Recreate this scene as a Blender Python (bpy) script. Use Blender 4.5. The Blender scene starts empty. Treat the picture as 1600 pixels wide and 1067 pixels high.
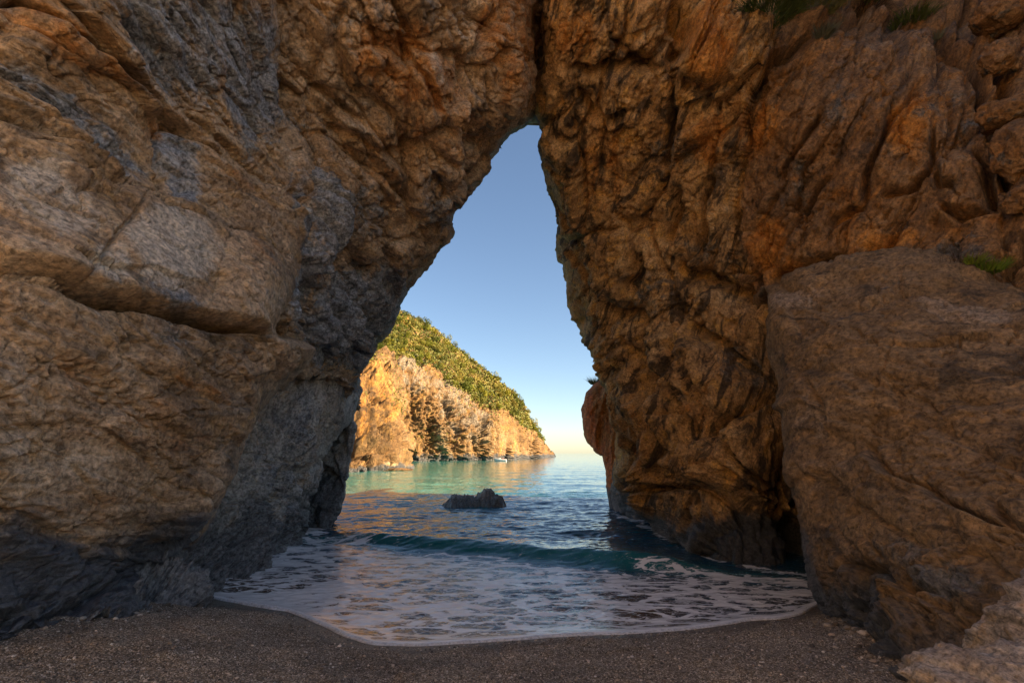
import bpy, math, random
import numpy as np
from mathutils import Vector, Matrix

sc = bpy.context.scene
COL = sc.collection
random.seed(7)
RNG = np.random.default_rng(7)
R = math.radians

# ------------------------------------------------------------------ camera
CAM_Z = 2.2
F = 800.0                       # focal length in pixels of the 1600 px frame
PITCH = math.atan(174.5 / F)
cam_d = bpy.data.cameras.new('camera')
cam = bpy.data.objects.new('camera', cam_d)
COL.objects.link(cam)
cam_d.sensor_width = 36.0
cam_d.lens = 36.0 * F / 1600.0
cam_d.clip_start = 0.05
cam_d.clip_end = 40000.0
cam.location = (0, 0, CAM_Z)
cam.rotation_euler = (math.pi / 2 + PITCH, 0, 0)
sc.camera = cam

# ------------------------------------------------------------------ light
SUN_AZ, SUN_EL = R(105), R(22)
world = bpy.data.worlds.new("World")
sc.world = world
world.use_nodes = True
wn = world.node_tree
bg = wn.nodes['Background']
sky = wn.nodes.new('ShaderNodeTexSky')
sky.sky_type = 'NISHITA'
sky.sun_disc = False
sky.sun_elevation = SUN_EL
sky.sun_rotation = SUN_AZ
sky.air_density = 0.86
sky.dust_density = 0.4
sky.ozone_density = 1.2
bg.inputs[1].default_value = 0.050
wn.links.new(sky.outputs[0], bg.inputs[0])

sd = bpy.data.lights.new('sun', 'SUN')
sun = bpy.data.objects.new('sun', sd)
COL.objects.link(sun)
sd.energy = 5.0
sd.angle = R(0.53)
sd.color = (1.0, 0.72, 0.42)
SDIR = Vector((math.sin(SUN_AZ) * math.cos(SUN_EL), math.cos(SUN_AZ) * math.cos(SUN_EL), math.sin(SUN_EL)))
sun.rotation_euler = (-SDIR).to_track_quat('-Z', 'Y').to_euler()
sun.location = SDIR * 60

sc.view_settings.view_transform = 'Standard'
sc.view_settings.look = 'None'
sc.view_settings.gamma = 1.0
sc.view_settings.use_curve_mapping = False
sc.view_settings.exposure = 2.1
sc.render.engine = 'CYCLES'
try:
    sc.cycles.use_denoising = True
    sc.cycles.max_bounces = 8
    sc.cycles.diffuse_bounces = 5
    sc.cycles.glossy_bounces = 3
    sc.cycles.transmission_bounces = 2
    sc.cycles.caustics_reflective = False
    sc.cycles.caustics_refractive = False
    sc.cycles.sample_clamp_indirect = 6.0
except Exception:
    pass

# ------------------------------------------------------------------ noise
_r = np.random.default_rng(11)
PERM = np.concatenate([_r.permutation(256)] * 3).astype(np.int32)
GR = _r.normal(size=(256, 3))
GR = (GR / np.linalg.norm(GR, axis=1)[:, None]).astype(np.float32)
JIT = _r.random((256, 3)).astype(np.float32)
RND = (_r.random((256, 4)) * 2 - 1).astype(np.float32)


def _hash(i):
    return PERM[PERM[PERM[i[..., 0] & 255] + (i[..., 1] & 255)] + (i[..., 2] & 255)]


def perlin(P):
    P = P.astype(np.float32)
    fl = np.floor(P)
    i = fl.astype(np.int32)
    f = P - fl
    u = f * f * f * (f * (f * 6 - 15) + 10)
    out = 0
    for dx in (0, 1):
        wx = u[:, 0] if dx else 1 - u[:, 0]
        hx = PERM[(i[:, 0] + dx) & 255]
        for dy in (0, 1):
            wy = u[:, 1] if dy else 1 - u[:, 1]
            hy = PERM[hx + ((i[:, 1] + dy) & 255)]
            for dz in (0, 1):
                wz = u[:, 2] if dz else 1 - u[:, 2]
                g = GR[PERM[hy + ((i[:, 2] + dz) & 255)]]
                out = out + wx * wy * wz * (g[:, 0] * (f[:, 0] - dx) + g[:, 1] * (f[:, 1] - dy) + g[:, 2] * (f[:, 2] - dz))
    return out * 1.6


def fbm(P, octaves=4, gain=0.5, lac=2.03):
    a, s, q = 1.0, 0.0, P.copy()
    for _ in range(octaves):
        s = s + a * perlin(q)
        q = q * lac + 17.3
        a *= gain
    return s


def ridged(P, octaves=4, gain=0.5, lac=2.07):
    a, s, q = 1.0, 0.0, P.copy()
    for _ in range(octaves):
        s = s + a * (1 - 2 * np.abs(perlin(q)))
        q = q * lac + 9.1
        a *= gain
    return s


def facets(P):
    """Voronoi cells, each with its own tilted plane: broken, angular rock. Returns the plane height and distance to the nearest joint."""
    P = P.astype(np.float32)
    fl = np.floor(P)
    i0 = fl.astype(np.int32)
    f = P - fl
    n = len(P)
    f1 = np.full(n, 1e9, np.float32)
    f2 = np.full(n, 1e9, np.float32)
    h1 = np.zeros(n, np.float32)
    for dx in (-1, 0, 1):
        for dy in (-1, 0, 1):
            for dz in (-1, 0, 1):
                hh = _hash(i0 + np.array((dx, dy, dz), np.int32))
                v = f - (JIT[hh] + np.array((dx, dy, dz), np.float32))
                d = (v * v).sum(1)
                r4 = RND[hh]
                pl = r4[:, 3] * 0.45 + (r4[:, :3] * v).sum(1) * 0.85
                near = d < f1
                f2 = np.where(near, f1, np.minimum(f2, d))
                h1 = np.where(near, pl, h1)
                f1 = np.where(near, d, f1)
    return h1, np.sqrt(f2) - np.sqrt(f1)


def sstep(a, b, x):
    t = np.clip((x - a) / (b - a), 0, 1)
    return t * t * (3 - 2 * t)


def rot_xyz(P, yaw, tilt):
    """Rotate about Y (depth) by tilt after turning about Z by yaw: used to lay bedding at an angle."""
    c, s = math.cos(yaw), math.sin(yaw)
    x, y, z = P[:, 0] * c - P[:, 1] * s, P[:, 0] * s + P[:, 1] * c, P[:, 2]
    c, s = math.cos(tilt), math.sin(tilt)
    return np.stack([x * c - z * s, y, x * s + z * c], 1)


# ------------------------------------------------------------------ placing by sight line
_c, _s = math.cos(PITCH), math.sin(PITCH)


def unproject(px, py, Y):
    px, py, Y = np.asarray(px, float), np.asarray(py, float), np.asarray(Y, float)
    cx, cy = (px - 800) / F, (533.5 - py) / F
    dy = _c - cy * _s
    dz = _s + cy * _c
    t = Y / dy
    return np.stack([cx * t, Y + 0 * cx, CAM_Z + dz * t], -1)


def project(P):
    x, y, z = P[..., 0], P[..., 1], P[..., 2] - CAM_Z
    d = y * _c + z * _s
    u = -y * _s + z * _c
    return 800 + F * x / d, 533.5 - F * u / d


class TPS:
    def __init__(self, pts, lam=1e-3):
        a = np.array(pts, float)
        self.p = a[:, :2] / 500.0
        n = len(a)
        K = self._k(self.p)
        A = np.zeros((n + 3, n + 3))
        A[:n, :n] = K + lam * np.eye(n)
        A[:n, n] = 1
        A[:n, n + 1:] = self.p
        A[n, :n] = 1
        A[n + 1:, :n] = self.p.T
        self.w = np.linalg.solve(A, np.concatenate([np.log(a[:, 2]), np.zeros(3)]))

    def _k(self, q):
        d2 = ((q[:, None, :] - self.p[None]) ** 2).sum(2)
        return 0.5 * d2 * np.log(d2 + 1e-9)

    def __call__(self, px, py):
        out = np.empty(len(px))
        for a in range(0, len(px), 60000):
            q = np.stack([px[a:a + 60000], py[a:a + 60000]], 1) / 500.0
            n = len(self.p)
            out[a:a + 60000] = self._k(q) @ self.w[:n] + self.w[n] + q @ self.w[n + 1:]
        return np.exp(out)


def curve(pts):
    a = np.array(pts, float)
    o = np.argsort(a[:, 0])
    return lambda v: np.interp(v, a[o, 0], a[o, 1])


def seg_dist(px, py, pts):
    """Distance to a polyline, the sign of the side and the position along it."""
    best = np.full(px.shape, 1e9)
    side = np.zeros(px.shape)
    along = np.zeros(px.shape)
    n = len(pts) - 1
    for k in range(n):
        (x0, y0), (x1, y1) = pts[k][:2], pts[k + 1][:2]
        dx, dy = x1 - x0, y1 - y0
        L2 = dx * dx + dy * dy
        t = np.clip(((px - x0) * dx + (py - y0) * dy) / L2, 0, 1)
        d = np.hypot(px - x0 - t * dx, py - y0 - t * dy)
        m = d < best
        best = np.where(m, d, best)
        side = np.where(m, np.sign((px - x0) * dy - (py - y0) * dx), side)
        along = np.where(m, (k + t) / n, along)
    return best, side, along


# ------------------------------------------------------------------ mesh building
def mesh_object(name, co, faces, mat=None, parent=None, smooth=True, attrs=None):
    me = bpy.data.meshes.new(name)
    co = np.asarray(co, np.float32)
    faces = np.asarray(faces, np.int32)
    k = faces.shape[1]
    me.vertices.add(len(co))
    me.vertices.foreach_set('co', co.ravel())
    me.loops.add(faces.size)
    me.loops.foreach_set('vertex_index', faces.ravel())
    me.polygons.add(len(faces))
    me.polygons.foreach_set('loop_start', np.arange(0, faces.size, k, dtype=np.int32))
    me.polygons.foreach_set('loop_total', np.full(len(faces), k, np.int32))
    me.polygons.foreach_set('use_smooth', np.full(len(faces), smooth, bool))
    for an, av in (attrs or {}).items():
        at = me.attributes.new(an, 'FLOAT_COLOR', 'POINT')
        v = np.zeros((len(co), 4), np.float32)
        v[:, :av.shape[1]] = av
        at.data.foreach_set('color', v.ravel())
    me.update()
    me.validate()
    ob = bpy.data.objects.new(name, me)
    COL.objects.link(ob)
    if mat:
        me.materials.append(mat)
    if parent:
        ob.parent = parent
    return ob


def sub_mesh(co, faces, sel, attrs):
    f = faces[sel]
    used, inv = np.unique(f, return_inverse=True)
    return co[used], inv.reshape(f.shape), {k: v[used] for k, v in attrs.items()}


def tag(o, label=None, cat=None, group=None, kind=None):
    if label:
        o['label'] = label
    if cat:
        o['category'] = cat
    if group:
        o['group'] = group
    if kind:
        o['kind'] = kind
    return o


def empty(name, loc=(0, 0, 0)):
    o = bpy.data.objects.new(name, None)
    o.location = loc
    COL.objects.link(o)
    return o


def grid_faces(nr, nc, flip=False):
    a = (np.arange(nr - 1)[:, None] * nc + np.arange(nc - 1)[None]).ravel()
    f = np.stack([a, a + 1, a + nc + 1, a + nc], 1)
    return f[:, ::-1] if flip else f


# ------------------------------------------------------------------ materials
def new_mat(name):
    m = bpy.data.materials.new(name)
    m.use_nodes = True
    nt = m.node_tree
    p = nt.nodes['Principled BSDF']
    return m, nt, p


def nd(nt, typ, **kw):
    n = nt.nodes.new(typ)
    for k, v in kw.items():
        setattr(n, k, v)
    return n


def noise(nt, vec, scale, detail=6, rough=0.6, dist=0.0):
    n = nd(nt, 'ShaderNodeTexNoise')
    n.inputs['Scale'].default_value = scale
    n.inputs['Detail'].default_value = detail
    n.inputs['Roughness'].default_value = rough
    n.inputs['Distortion'].default_value = dist
    nt.links.new(vec, n.inputs['Vector'])
    return n.outputs['Fac']


def ramp(nt, fac, stops):
    n = nd(nt, 'ShaderNodeValToRGB')
    e = n.color_ramp.elements
    while len(e) < len(stops):
        e.new(0.5)
    for el, (p, c) in zip(e, stops):
        el.position = p
        el.color = (*c, 1) if len(c) == 3 else c
    nt.links.new(fac, n.inputs[0])
    return n.outputs[0]


def mix(nt, fac, a, b, blend='MIX'):
    n = nd(nt, 'ShaderNodeMix', data_type='RGBA', blend_type=blend)
    if isinstance(fac, (int, float)):
        n.inputs[0].default_value = fac
    else:
        nt.links.new(fac, n.inputs[0])
    for s, v in ((6, a), (7, b)):
        if isinstance(v, tuple):
            n.inputs[s].default_value = (*v, 1)
        else:
            nt.links.new(v, n.inputs[s])
    return n.outputs[2]


def math_(nt, op, a, b=None, c=None, clamp=False):
    n = nd(nt, 'ShaderNodeMath', operation=op, use_clamp=clamp)
    for s, v in enumerate((a, b, c)):
        if v is None:
            continue
        if isinstance(v, (int, float)):
            n.inputs[s].default_value = v
        else:
            nt.links.new(v, n.inputs[s])
    return n.outputs[0]


def maprange(nt, v, a, b, c=0.0, d=1.0):
    n = nd(nt, 'ShaderNodeMapRange', interpolation_type='SMOOTHSTEP')
    nt.links.new(v, n.inputs[0])
    for s, x in zip((1, 2, 3, 4), (a, b, c, d)):
        n.inputs[s].default_value = x
    return n.outputs[0]


def rock_material(name, cols, bed=(0.0, 0.6, 0.0), bed_scale=(0.35, 0.35, 3.0), detail_scale=1.0, bump=0.6, bump_dist=0.03,
                  grey=((0.12, 0.127, 0.140), (0.40, 0.405, 0.42)), rust=((0.30, 0.10, 0.03), (0.50, 0.22, 0.06)),
                  wet=((0.022, 0.024, 0.028), (0.12, 0.122, 0.128)), pale=(0.50, 0.42, 0.33), stain=((0.085, 0.080, 0.075), 0.65), ochre=((0.48, 0.27, 0.07), 0.5), stain_at=(0.52, 0.64)):
    """cols: dark, mid, light base tones. Vertex attribute 'marks': R grey veins, G rust, B splash zone, A pale crust."""
    m, nt, p = new_mat(name)
    tc = nd(nt, 'ShaderNodeTexCoord')
    mp = nd(nt, 'ShaderNodeMapping', vector_type='TEXTURE')
    mp.inputs['Rotation'].default_value = bed
    mp.inputs['Scale'].default_value = [1 / k_ for k_ in bed_scale]
    nt.links.new(tc.outputs['Object'], mp.inputs[0])
    ob, bd = tc.outputs['Object'], mp.outputs[0]
    ds = detail_scale
    at = nd(nt, 'ShaderNodeAttribute', attribute_name='marks')
    sep = nd(nt, 'ShaderNodeSeparateColor')
    nt.links.new(at.outputs['Color'], sep.inputs[0])
    n_big = noise(nt, ob, 0.55 * ds, 5, 0.62, 0.6)
    n_mid = noise(nt, ob, 2.6 * ds, 6, 0.68, 0.8)
    n_bed = noise(nt, bd, 2.2 * ds, 6, 0.66, 1.2)
    n_fine = noise(nt, ob, 17 * ds, 5, 0.72, 0.3)
    f = math_(nt, 'ADD', math_(nt, 'MULTIPLY', n_big, 0.40), math_(nt, 'MULTIPLY', n_mid, 0.32))
    f = math_(nt, 'ADD', f, math_(nt, 'MULTIPLY', n_bed, 0.28))
    base = ramp(nt, f, [(0.36, cols[0]), (0.49, cols[1]), (0.62, cols[2])])
    # mineral patches: dark manganese stains and ochre films, each with its own outline
    n_pat = noise(nt, bd, 1.1 * ds, 6, 0.66, 1.6)
    n_pat2 = noise(nt, ob, 1.7 * ds, 6, 0.68, 1.2)
    base = mix(nt, math_(nt, 'MULTIPLY', maprange(nt, n_pat2, 0.50, 0.66), ochre[1]), base, ochre[0])
    base = mix(nt, math_(nt, 'MULTIPLY', maprange(nt, n_pat, *stain_at), stain[1]), base, stain[0])
    # rust, grey, pale crust and the dark splash zone, each broken up by noise
    rst = ramp(nt, n_mid, [(0.35, rust[0]), (0.65, rust[1])])
    base = mix(nt, maprange(nt, math_(nt, 'ADD', sep.outputs[1], math_(nt, 'MULTIPLY', math_(nt, 'SUBTRACT', n_bed, 0.5), 1.5)), 0.3, 0.75), base, rst)
    gry = ramp(nt, math_(nt, 'MULTIPLY_ADD', n_fine, 0.4, math_(nt, 'MULTIPLY', n_bed, 0.6)), [(0.36, grey[0]), (0.64, grey[1])])
    base = mix(nt, maprange(nt, math_(nt, 'ADD', sep.outputs[0], math_(nt, 'MULTIPLY', math_(nt, 'SUBTRACT', n_mid, 0.5), 2.6)), 0.25, 0.80), base, gry)
    pl = mix(nt, n_fine, (pale[0] * 0.7, pale[1] * 0.7, pale[2] * 0.7), pale)
    base = mix(nt, maprange(nt, math_(nt, 'ADD', at.outputs['Alpha'], math_(nt, 'MULTIPLY', math_(nt, 'SUBTRACT', n_mid, 0.5), 1.4)), 0.4, 0.9), base, pl)
    # fine mottling and thin mineral seams
    n_str = noise(nt, bd, 7.0 * ds, 5, 0.72, 0.8)
    base = mix(nt, 0.9, base, ramp(nt, n_fine, [(0.36, (0.40, 0.39, 0.38)), (0.5, (1.0, 1.0, 1.0)), (0.64, (1.55, 1.52, 1.48))]), 'MULTIPLY')
    base = mix(nt, 0.32, base, ramp(nt, n_str, [(0.38, (0.45, 0.44, 0.43)), (0.5, (1.0, 1.0, 1.0)), (0.64, (1.40, 1.38, 1.35))]), 'MULTIPLY')
    sp = noise(nt, ob, 60 * ds, 3, 0.6, 0)
    base = mix(nt, maprange(nt, sp, 0.70, 0.76, 0.0, 0.55), base, (0.55, 0.48, 0.40))
    wt = ramp(nt, n_fine, [(0.35, wet[0]), (0.68, wet[1])])
    wm = maprange(nt, math_(nt, 'ADD', sep.outputs[2], math_(nt, 'MULTIPLY', math_(nt, 'SUBTRACT', n_mid, 0.5), 0.9)), 0.25, 0.8)
    base = mix(nt, wm, base, wt)
    nt.links.new(base, p.inputs['Base Color'])
    rg = math_(nt, 'MULTIPLY_ADD', wm, -0.38, math_(nt, 'MULTIPLY_ADD', n_fine, 0.25, 0.68))
    nt.links.new(rg, p.inputs['Roughness'])
    p.inputs['Specular IOR Level'].default_value = 0.35
    # relief below what the mesh carries
    cr = nd(nt, 'ShaderNodeTexVoronoi', feature='DISTANCE_TO_EDGE')
    cr.inputs['Scale'].default_value = 5.0 * ds
    wv = nd(nt, 'ShaderNodeVectorMath', operation='ADD')
    nz = nd(nt, 'ShaderNodeTexNoise')
    nz.inputs['Scale'].default_value = 3.0 * ds
    nz.inputs['Detail'].default_value = 5
    nt.links.new(bd, nz.inputs['Vector'])
    sc_ = nd(nt, 'ShaderNodeVectorMath', operation='SCALE')
    nt.links.new(nz.outputs['Color'], sc_.inputs[0])
    sc_.inputs['Scale'].default_value = 0.40
    nt.links.new(bd, wv.inputs[0])
    nt.links.new(sc_.outputs[0], wv.inputs[1])
    nt.links.new(wv.outputs[0], cr.inputs['Vector'])
    crk = maprange(nt, cr.outputs['Distance'], 0.0, 0.03)

    def chips(scale):
        v = nd(nt, 'ShaderNodeTexVoronoi', feature='F1')
        v.inputs['Scale'].default_value = scale * ds
        nt.links.new(wv.outputs[0], v.inputs['Vector'])
        return v.outputs['Distance']
    hgt = math_(nt, 'ADD', math_(nt, 'MULTIPLY', n_mid, 0.35), math_(nt, 'MULTIPLY', n_fine, 0.75))
    hgt = math_(nt, 'ADD', hgt, math_(nt, 'MULTIPLY', n_bed, 0.7))
    hgt = math_(nt, 'ADD', hgt, math_(nt, 'MULTIPLY', n_str, 0.45))
    hgt = math_(nt, 'ADD', hgt, math_(nt, 'MULTIPLY', chips(4.0), 0.18))
    hgt = math_(nt, 'ADD', hgt, math_(nt, 'MULTIPLY', chips(11.0), 0.16))
    hgt = math_(nt, 'ADD', hgt, math_(nt, 'MULTIPLY', crk, 0.22))
    hgt = math_(nt, 'ADD', hgt, math_(nt, 'MULTIPLY', noise(nt, ob, 48 * ds, 4, 0.7), 0.30))
    b = nd(nt, 'ShaderNodeBump')
    b.inputs['Strength'].default_value = bump
    b.inputs['Distance'].default_value = bump_dist / ds * 4
    nt.links.new(hgt, b.inputs['Height'])
    nt.links.new(b.outputs[0], p.inputs['Normal'])
    return m


MAT_LEFT = rock_material('left_rock', wet=((0.035, 0.038, 0.045), (0.16, 0.165, 0.18)), cols= ((0.20, 0.130, 0.076), (0.46, 0.32, 0.20), (0.64, 0.50, 0.36)), ochre=((0.52, 0.30, 0.09), 0.35), pale=(0.66, 0.56, 0.45), stain=((0.10, 0.092, 0.085), 0.55), rust=((0.36, 0.15, 0.05), (0.54, 0.28, 0.10)), bed=(0.0, R(14), R(85)), bed_scale=(0.45, 0.7, 1.7))
MAT_RIGHT = rock_material('right_rock', stain=((0.050, 0.034, 0.022), 0.9), ochre=((0.66, 0.36, 0.080), 0.7), stain_at=(0.48, 0.60), cols= ((0.15, 0.082, 0.034), (0.43, 0.25, 0.105), (0.62, 0.41, 0.20)), bed=(0.0, R(-68), 0.0), bed_scale=(0.5, 0.8, 1.6), grey=((0.06, 0.055, 0.05), (0.19, 0.17, 0.15)),
                          rust=((0.34, 0.13, 0.030), (0.56, 0.26, 0.060)), pale=(0.56, 0.42, 0.25))
MAT_UPPER = rock_material('dim_reddish_rock', ((0.10, 0.052, 0.024), (0.25, 0.135, 0.060), (0.40, 0.24, 0.115)), stain=((0.060, 0.042, 0.030), 0.7), ochre=((0.42, 0.19, 0.05), 0.6), bed=(0.0, R(-62), 0.0), bed_scale=(0.5, 0.8, 1.6),
                          grey=((0.06, 0.055, 0.05), (0.19, 0.17, 0.15)), rust=((0.34, 0.13, 0.030), (0.56, 0.26, 0.060)), pale=(0.46, 0.34, 0.2))  # redder right rock, with the upper face's shade also put into the tones
MAT_SLAB = rock_material('slab_rock', stain=((0.070, 0.050, 0.034), 0.8), ochre=((0.40, 0.24, 0.11), 0.5), cols= ((0.115, 0.070, 0.036), (0.215, 0.135, 0.070), (0.31, 0.205, 0.115)), bed=(0.0, R(20), 0.0), bed_scale=(0.5, 0.7, 1.6), grey=((0.06, 0.058, 0.058), (0.18, 0.17, 0.165)), pale=(0.36, 0.26, 0.18))
MAT_GREY = rock_material('sea_worn_rock', ((0.16, 0.155, 0.150), (0.46, 0.44, 0.41), (0.70, 0.65, 0.58)), stain=((0.06, 0.06, 0.062), 0.8), bed=(0.0, R(-75), 0.0), bed_scale=(0.4, 0.7, 2.0), wet=((0.035, 0.036, 0.038), (0.36, 0.355, 0.345)))
MAT_SPUR = rock_material('red_rock', ((0.26, 0.080, 0.030), (0.52, 0.155, 0.050), (0.64, 0.24, 0.09)), stain=((0.16, 0.07, 0.04), 0.4), ochre=((0.60, 0.22, 0.06), 0.4), bed=(0.0, R(-82), 0.0), detail_scale=0.6)
MAT_BOULDER = rock_material('boulder_rock', ((0.26, 0.20, 0.165), (0.42, 0.345, 0.29), (0.58, 0.50, 0.435)), detail_scale=2.6, bump=0.7,
                            rust=((0.40, 0.15, 0.05), (0.55, 0.25, 0.12)))
MAT_BOUNCE = rock_material('bounce_cliff_rock', ((0.30, 0.24, 0.17), (0.48, 0.40, 0.30), (0.62, 0.54, 0.43)))  # pale tones for the unseen cliff that bounces sunlight
MAT_CLIFF = rock_material('headland_rock', stain=((0.10, 0.065, 0.035), 0.6), ochre=((0.36, 0.20, 0.05), 0.5), pale=(0.36, 0.27, 0.16), grey=((0.10, 0.085, 0.065), (0.27, 0.225, 0.17)), cols= ((0.050, 0.029, 0.012), (0.178, 0.104, 0.042), (0.285, 0.188, 0.090)), bed=(0.0, R(-84), 0.0), bed_scale=(0.35, 0.8, 2.0), detail_scale=0.12, bump=0.7,
                          rust=((0.40, 0.17, 0.03), (0.55, 0.30, 0.07)))


# ------------------------------------------------------------------ rock relief
def blob(px, py, cx, cy, rx, ry, rot=0.0, soft=0.6):
    c, s = math.cos(R(rot)), math.sin(R(rot))
    x, y = px - cx, py - cy
    u, v = (x * c + y * s) / rx, (-x * s + y * c) / ry
    d = np.sqrt(u * u + v * v)
    return 1 - sstep(1 - soft, 1 + soft * 0.4, d)


class Relief:
    """A rock face: a sheet that follows the real distances of the photographed wall, turned back at its edges, then broken up in 3-D."""

    def __init__(self, xl, xr, yt, yb, depth, step=2.0, edge_r=None, edge_px=60, edge_l=None, edge_top=None, back=(4.0, 1.5), back_l=None, back_top=None,
                 back_bottom=None, inward=None, extend=None, ref_y=None):
        tps = TPS(depth)
        y0, y1 = yt if isinstance(yt, (int, float)) else ref_y[0], yb if isinstance(yb, (int, float)) else ref_y[1]
        nr = int((y1 - y0) / step) + 1
        mid = np.linspace(y0, y1, nr)
        wid = max(float((xr(mid) - xl(mid)).max()), 10)
        nc = int(wid / step) + 1
        T, S = np.meshgrid(np.linspace(0, 1, nr), np.linspace(0, 1, nc), indexing='ij')
        px = xl(y0 + (y1 - y0) * T) * (1 - S) + xr(y0 + (y1 - y0) * T) * S
        for _ in range(4):
            top = yt(px) if callable(yt) else np.full(px.shape, float(yt))
            bot = yb(px) if callable(yb) else np.full(px.shape, float(yb))
            py = top + (bot - top) * T
            px = xl(py) * (1 - S) + xr(py) * S
        Y = tps(px.ravel(), py.ravel()).reshape(px.shape)
        self.tps = tps

        def rnd(e, rad, rpx):
            t = np.clip(1 - e / rpx, 0, 1)
            return rad * (1 - np.sqrt(np.clip(1 - t * t, 0, 1)))
        if edge_r:
            Y = Y + rnd(xr(py) - px, edge_r, edge_px)
        if edge_l:
            Y = Y + rnd(px - xl(py), edge_l, edge_px)
        if edge_top:
            Y = Y + rnd(py - top, edge_top, edge_px)
        co = unproject(px, py, Y)
        # turned-back edges
        K = 16

        def wrap(line, pxl, pyl, dirx, dirz, D):
            a = np.linspace(0, 1, K + 1)[1:]
            adv = D[0] * (a ** 1.4)
            off = D[1] * a ** 1.6
            add = line[None] + np.zeros((K, 1, 1))
            add[..., 1] += adv[:, None]
            add[..., 0] += off[:, None] * dirx
            add[..., 2] += off[:, None] * dirz
            # keep behind the edge as the perspective spreads
            sc_ = add[..., 1] / line[None, :, 1]
            add[..., 0] = line[None, :, 0] * (1 + (sc_ - 1) * 0.75) + off[:, None] * dirx
            add[..., 2] = CAM_Z + (line[None, :, 2] - CAM_Z) * (1 + (sc_ - 1) * 0.75) + off[:, None] * dirz
            return add, np.repeat(pxl[None], K, 0), np.repeat(pyl[None], K, 0)
        if back:
            inn = -np.ones(nr) if inward is None else inward(py[:, -1])
            ad, ax, ay = wrap(co[:, -1], px[:, -1], py[:, -1], inn, 0.0, back)
            co = np.concatenate([co, ad.transpose(1, 0, 2)], 1)
            px = np.concatenate([px, ax.T], 1)
            py = np.concatenate([py, ay.T], 1)
        if back_l:
            inn = np.ones(nr) if inward is None else inward(py[:, 0])
            ad, ax, ay = wrap(co[:, 0], px[:, 0], py[:, 0], inn, 0.0, back_l)
            co = np.concatenate([ad[::-1].transpose(1, 0, 2), co], 1)
            px = np.concatenate([ax[::-1].T, px], 1)
            py = np.concatenate([ay[::-1].T, py], 1)
        if back_top:
            ad, ax, ay = wrap(co[0], px[0], py[0], 0.0, -1.0, back_top)
            co = np.concatenate([ad[::-1], co], 0)
            px = np.concatenate([ax[::-1], px], 0)
            py = np.concatenate([ay[::-1], py], 0)
        if back_bottom:
            ad, ax, ay = wrap(co[-1], px[-1], py[-1], 0.0, 1.0, back_bottom)
            co = np.concatenate([co, ad], 0)
            px = np.concatenate([px, ax], 0)
            py = np.concatenate([py, ay], 0)
        ew = np.minimum(np.abs(xr(py) - px) if back else 999 + 0 * px, np.abs(px - xl(py)) if back_l else 999 + 0 * px)
        self.ew = (0.35 + 0.65 * sstep(0, 45, ew)).ravel()
        if extend:
            end = np.stack([np.full(nr, extend[0]), np.full(nr, extend[1]), np.linspace(extend[2], -2.5, nr)], 1)
            ad = co[:, -1:, :] + np.linspace(0, 1, 26)[1:][None, :, None] * (end - co[:, -1])[:, None, :]
            co = np.concatenate([co, ad], 1)
            px = np.concatenate([px, np.repeat(px[:, -1:], 25, 1)], 1)
            py = np.concatenate([py, np.repeat(py[:, -1:], 25, 1)], 1)
            self.ew = np.concatenate([self.ew.reshape(len(px), -1), np.ones((len(px), 25))], 1).ravel()
        self.shape = co.shape[:2]
        self.px, self.py = px.ravel(), py.ravel()
        du = np.gradient(co, axis=1)
        dv = np.gradient(co, axis=0)
        nrm = np.cross(du, dv)
        nrm /= np.linalg.norm(nrm, axis=2)[..., None] + 1e-9
        nrm = nrm.reshape(-1, 3)
        self.co = co.reshape(-1, 3)
        to_cam = np.array([0, 0, CAM_Z]) - self.co
        core = (nrm * to_cam).sum(1)
        if np.median(core) < 0:
            nrm = -nrm
        self.n = nrm
        self.flip = True
        self.d = np.zeros(len(self.co))
        N = len(self.co)
        wp = self.co * 1.1
        self.wx = self.px + fbm(wp, 4) * 8
        self.wy = self.py + fbm(wp + 31.7, 4) * 8
        self.marks = np.zeros((N, 4))
        self.scale = np.linalg.norm(self.co - np.array([0, 0, CAM_Z]), axis=1) / F

    # features, placed by where they are seen; sizes in metres
    def crack(self, pts, w, depth, taper=True):
        d, s, a = seg_dist(self.wx, self.wy, pts)
        k = np.clip(np.minimum(a, 1 - a) * 6 + 0.25, 0, 1) if taper else 1
        self.d -= depth * k * np.exp(-(d / w) ** 2)

    def ridge(self, pts, w, h):
        d, s, a = seg_dist(self.wx, self.wy, pts)
        k = np.clip(np.minimum(a, 1 - a) * 5 + 0.1, 0, 1)
        self.d += h * k * np.exp(-(d / w) ** 1.5)

    def step(self, pts, h, fall, side=1, sharp=3.0):
        d, s, a = seg_dist(self.wx, self.wy, pts)
        sd = d * s * side
        k = np.clip(np.minimum(a, 1 - a) * 6, 0, 1)
        self.d += h * k * sstep(-sharp, sharp, sd) * np.exp(-np.maximum(sd, 0) / fall)

    def bump(self, cx, cy, rx, ry, rot, h, soft=0.9):
        self.d += h * blob(self.wx, self.wy, cx, cy, rx, ry, rot, soft)

    def mark(self, ch, items):
        for it in items:
            v = blob(self.wx, self.wy, *it[:5]) * it[5]
            self.marks[:, ch] = np.maximum(self.marks[:, ch], v)

    def region(self, items, base=0.0):
        m = np.full(len(self.co), base)
        for it in items:
            b = blob(self.px, self.py, *it[:5], 0.7)
            m = m * (1 - b) + it[5] * b
        return m

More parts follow.
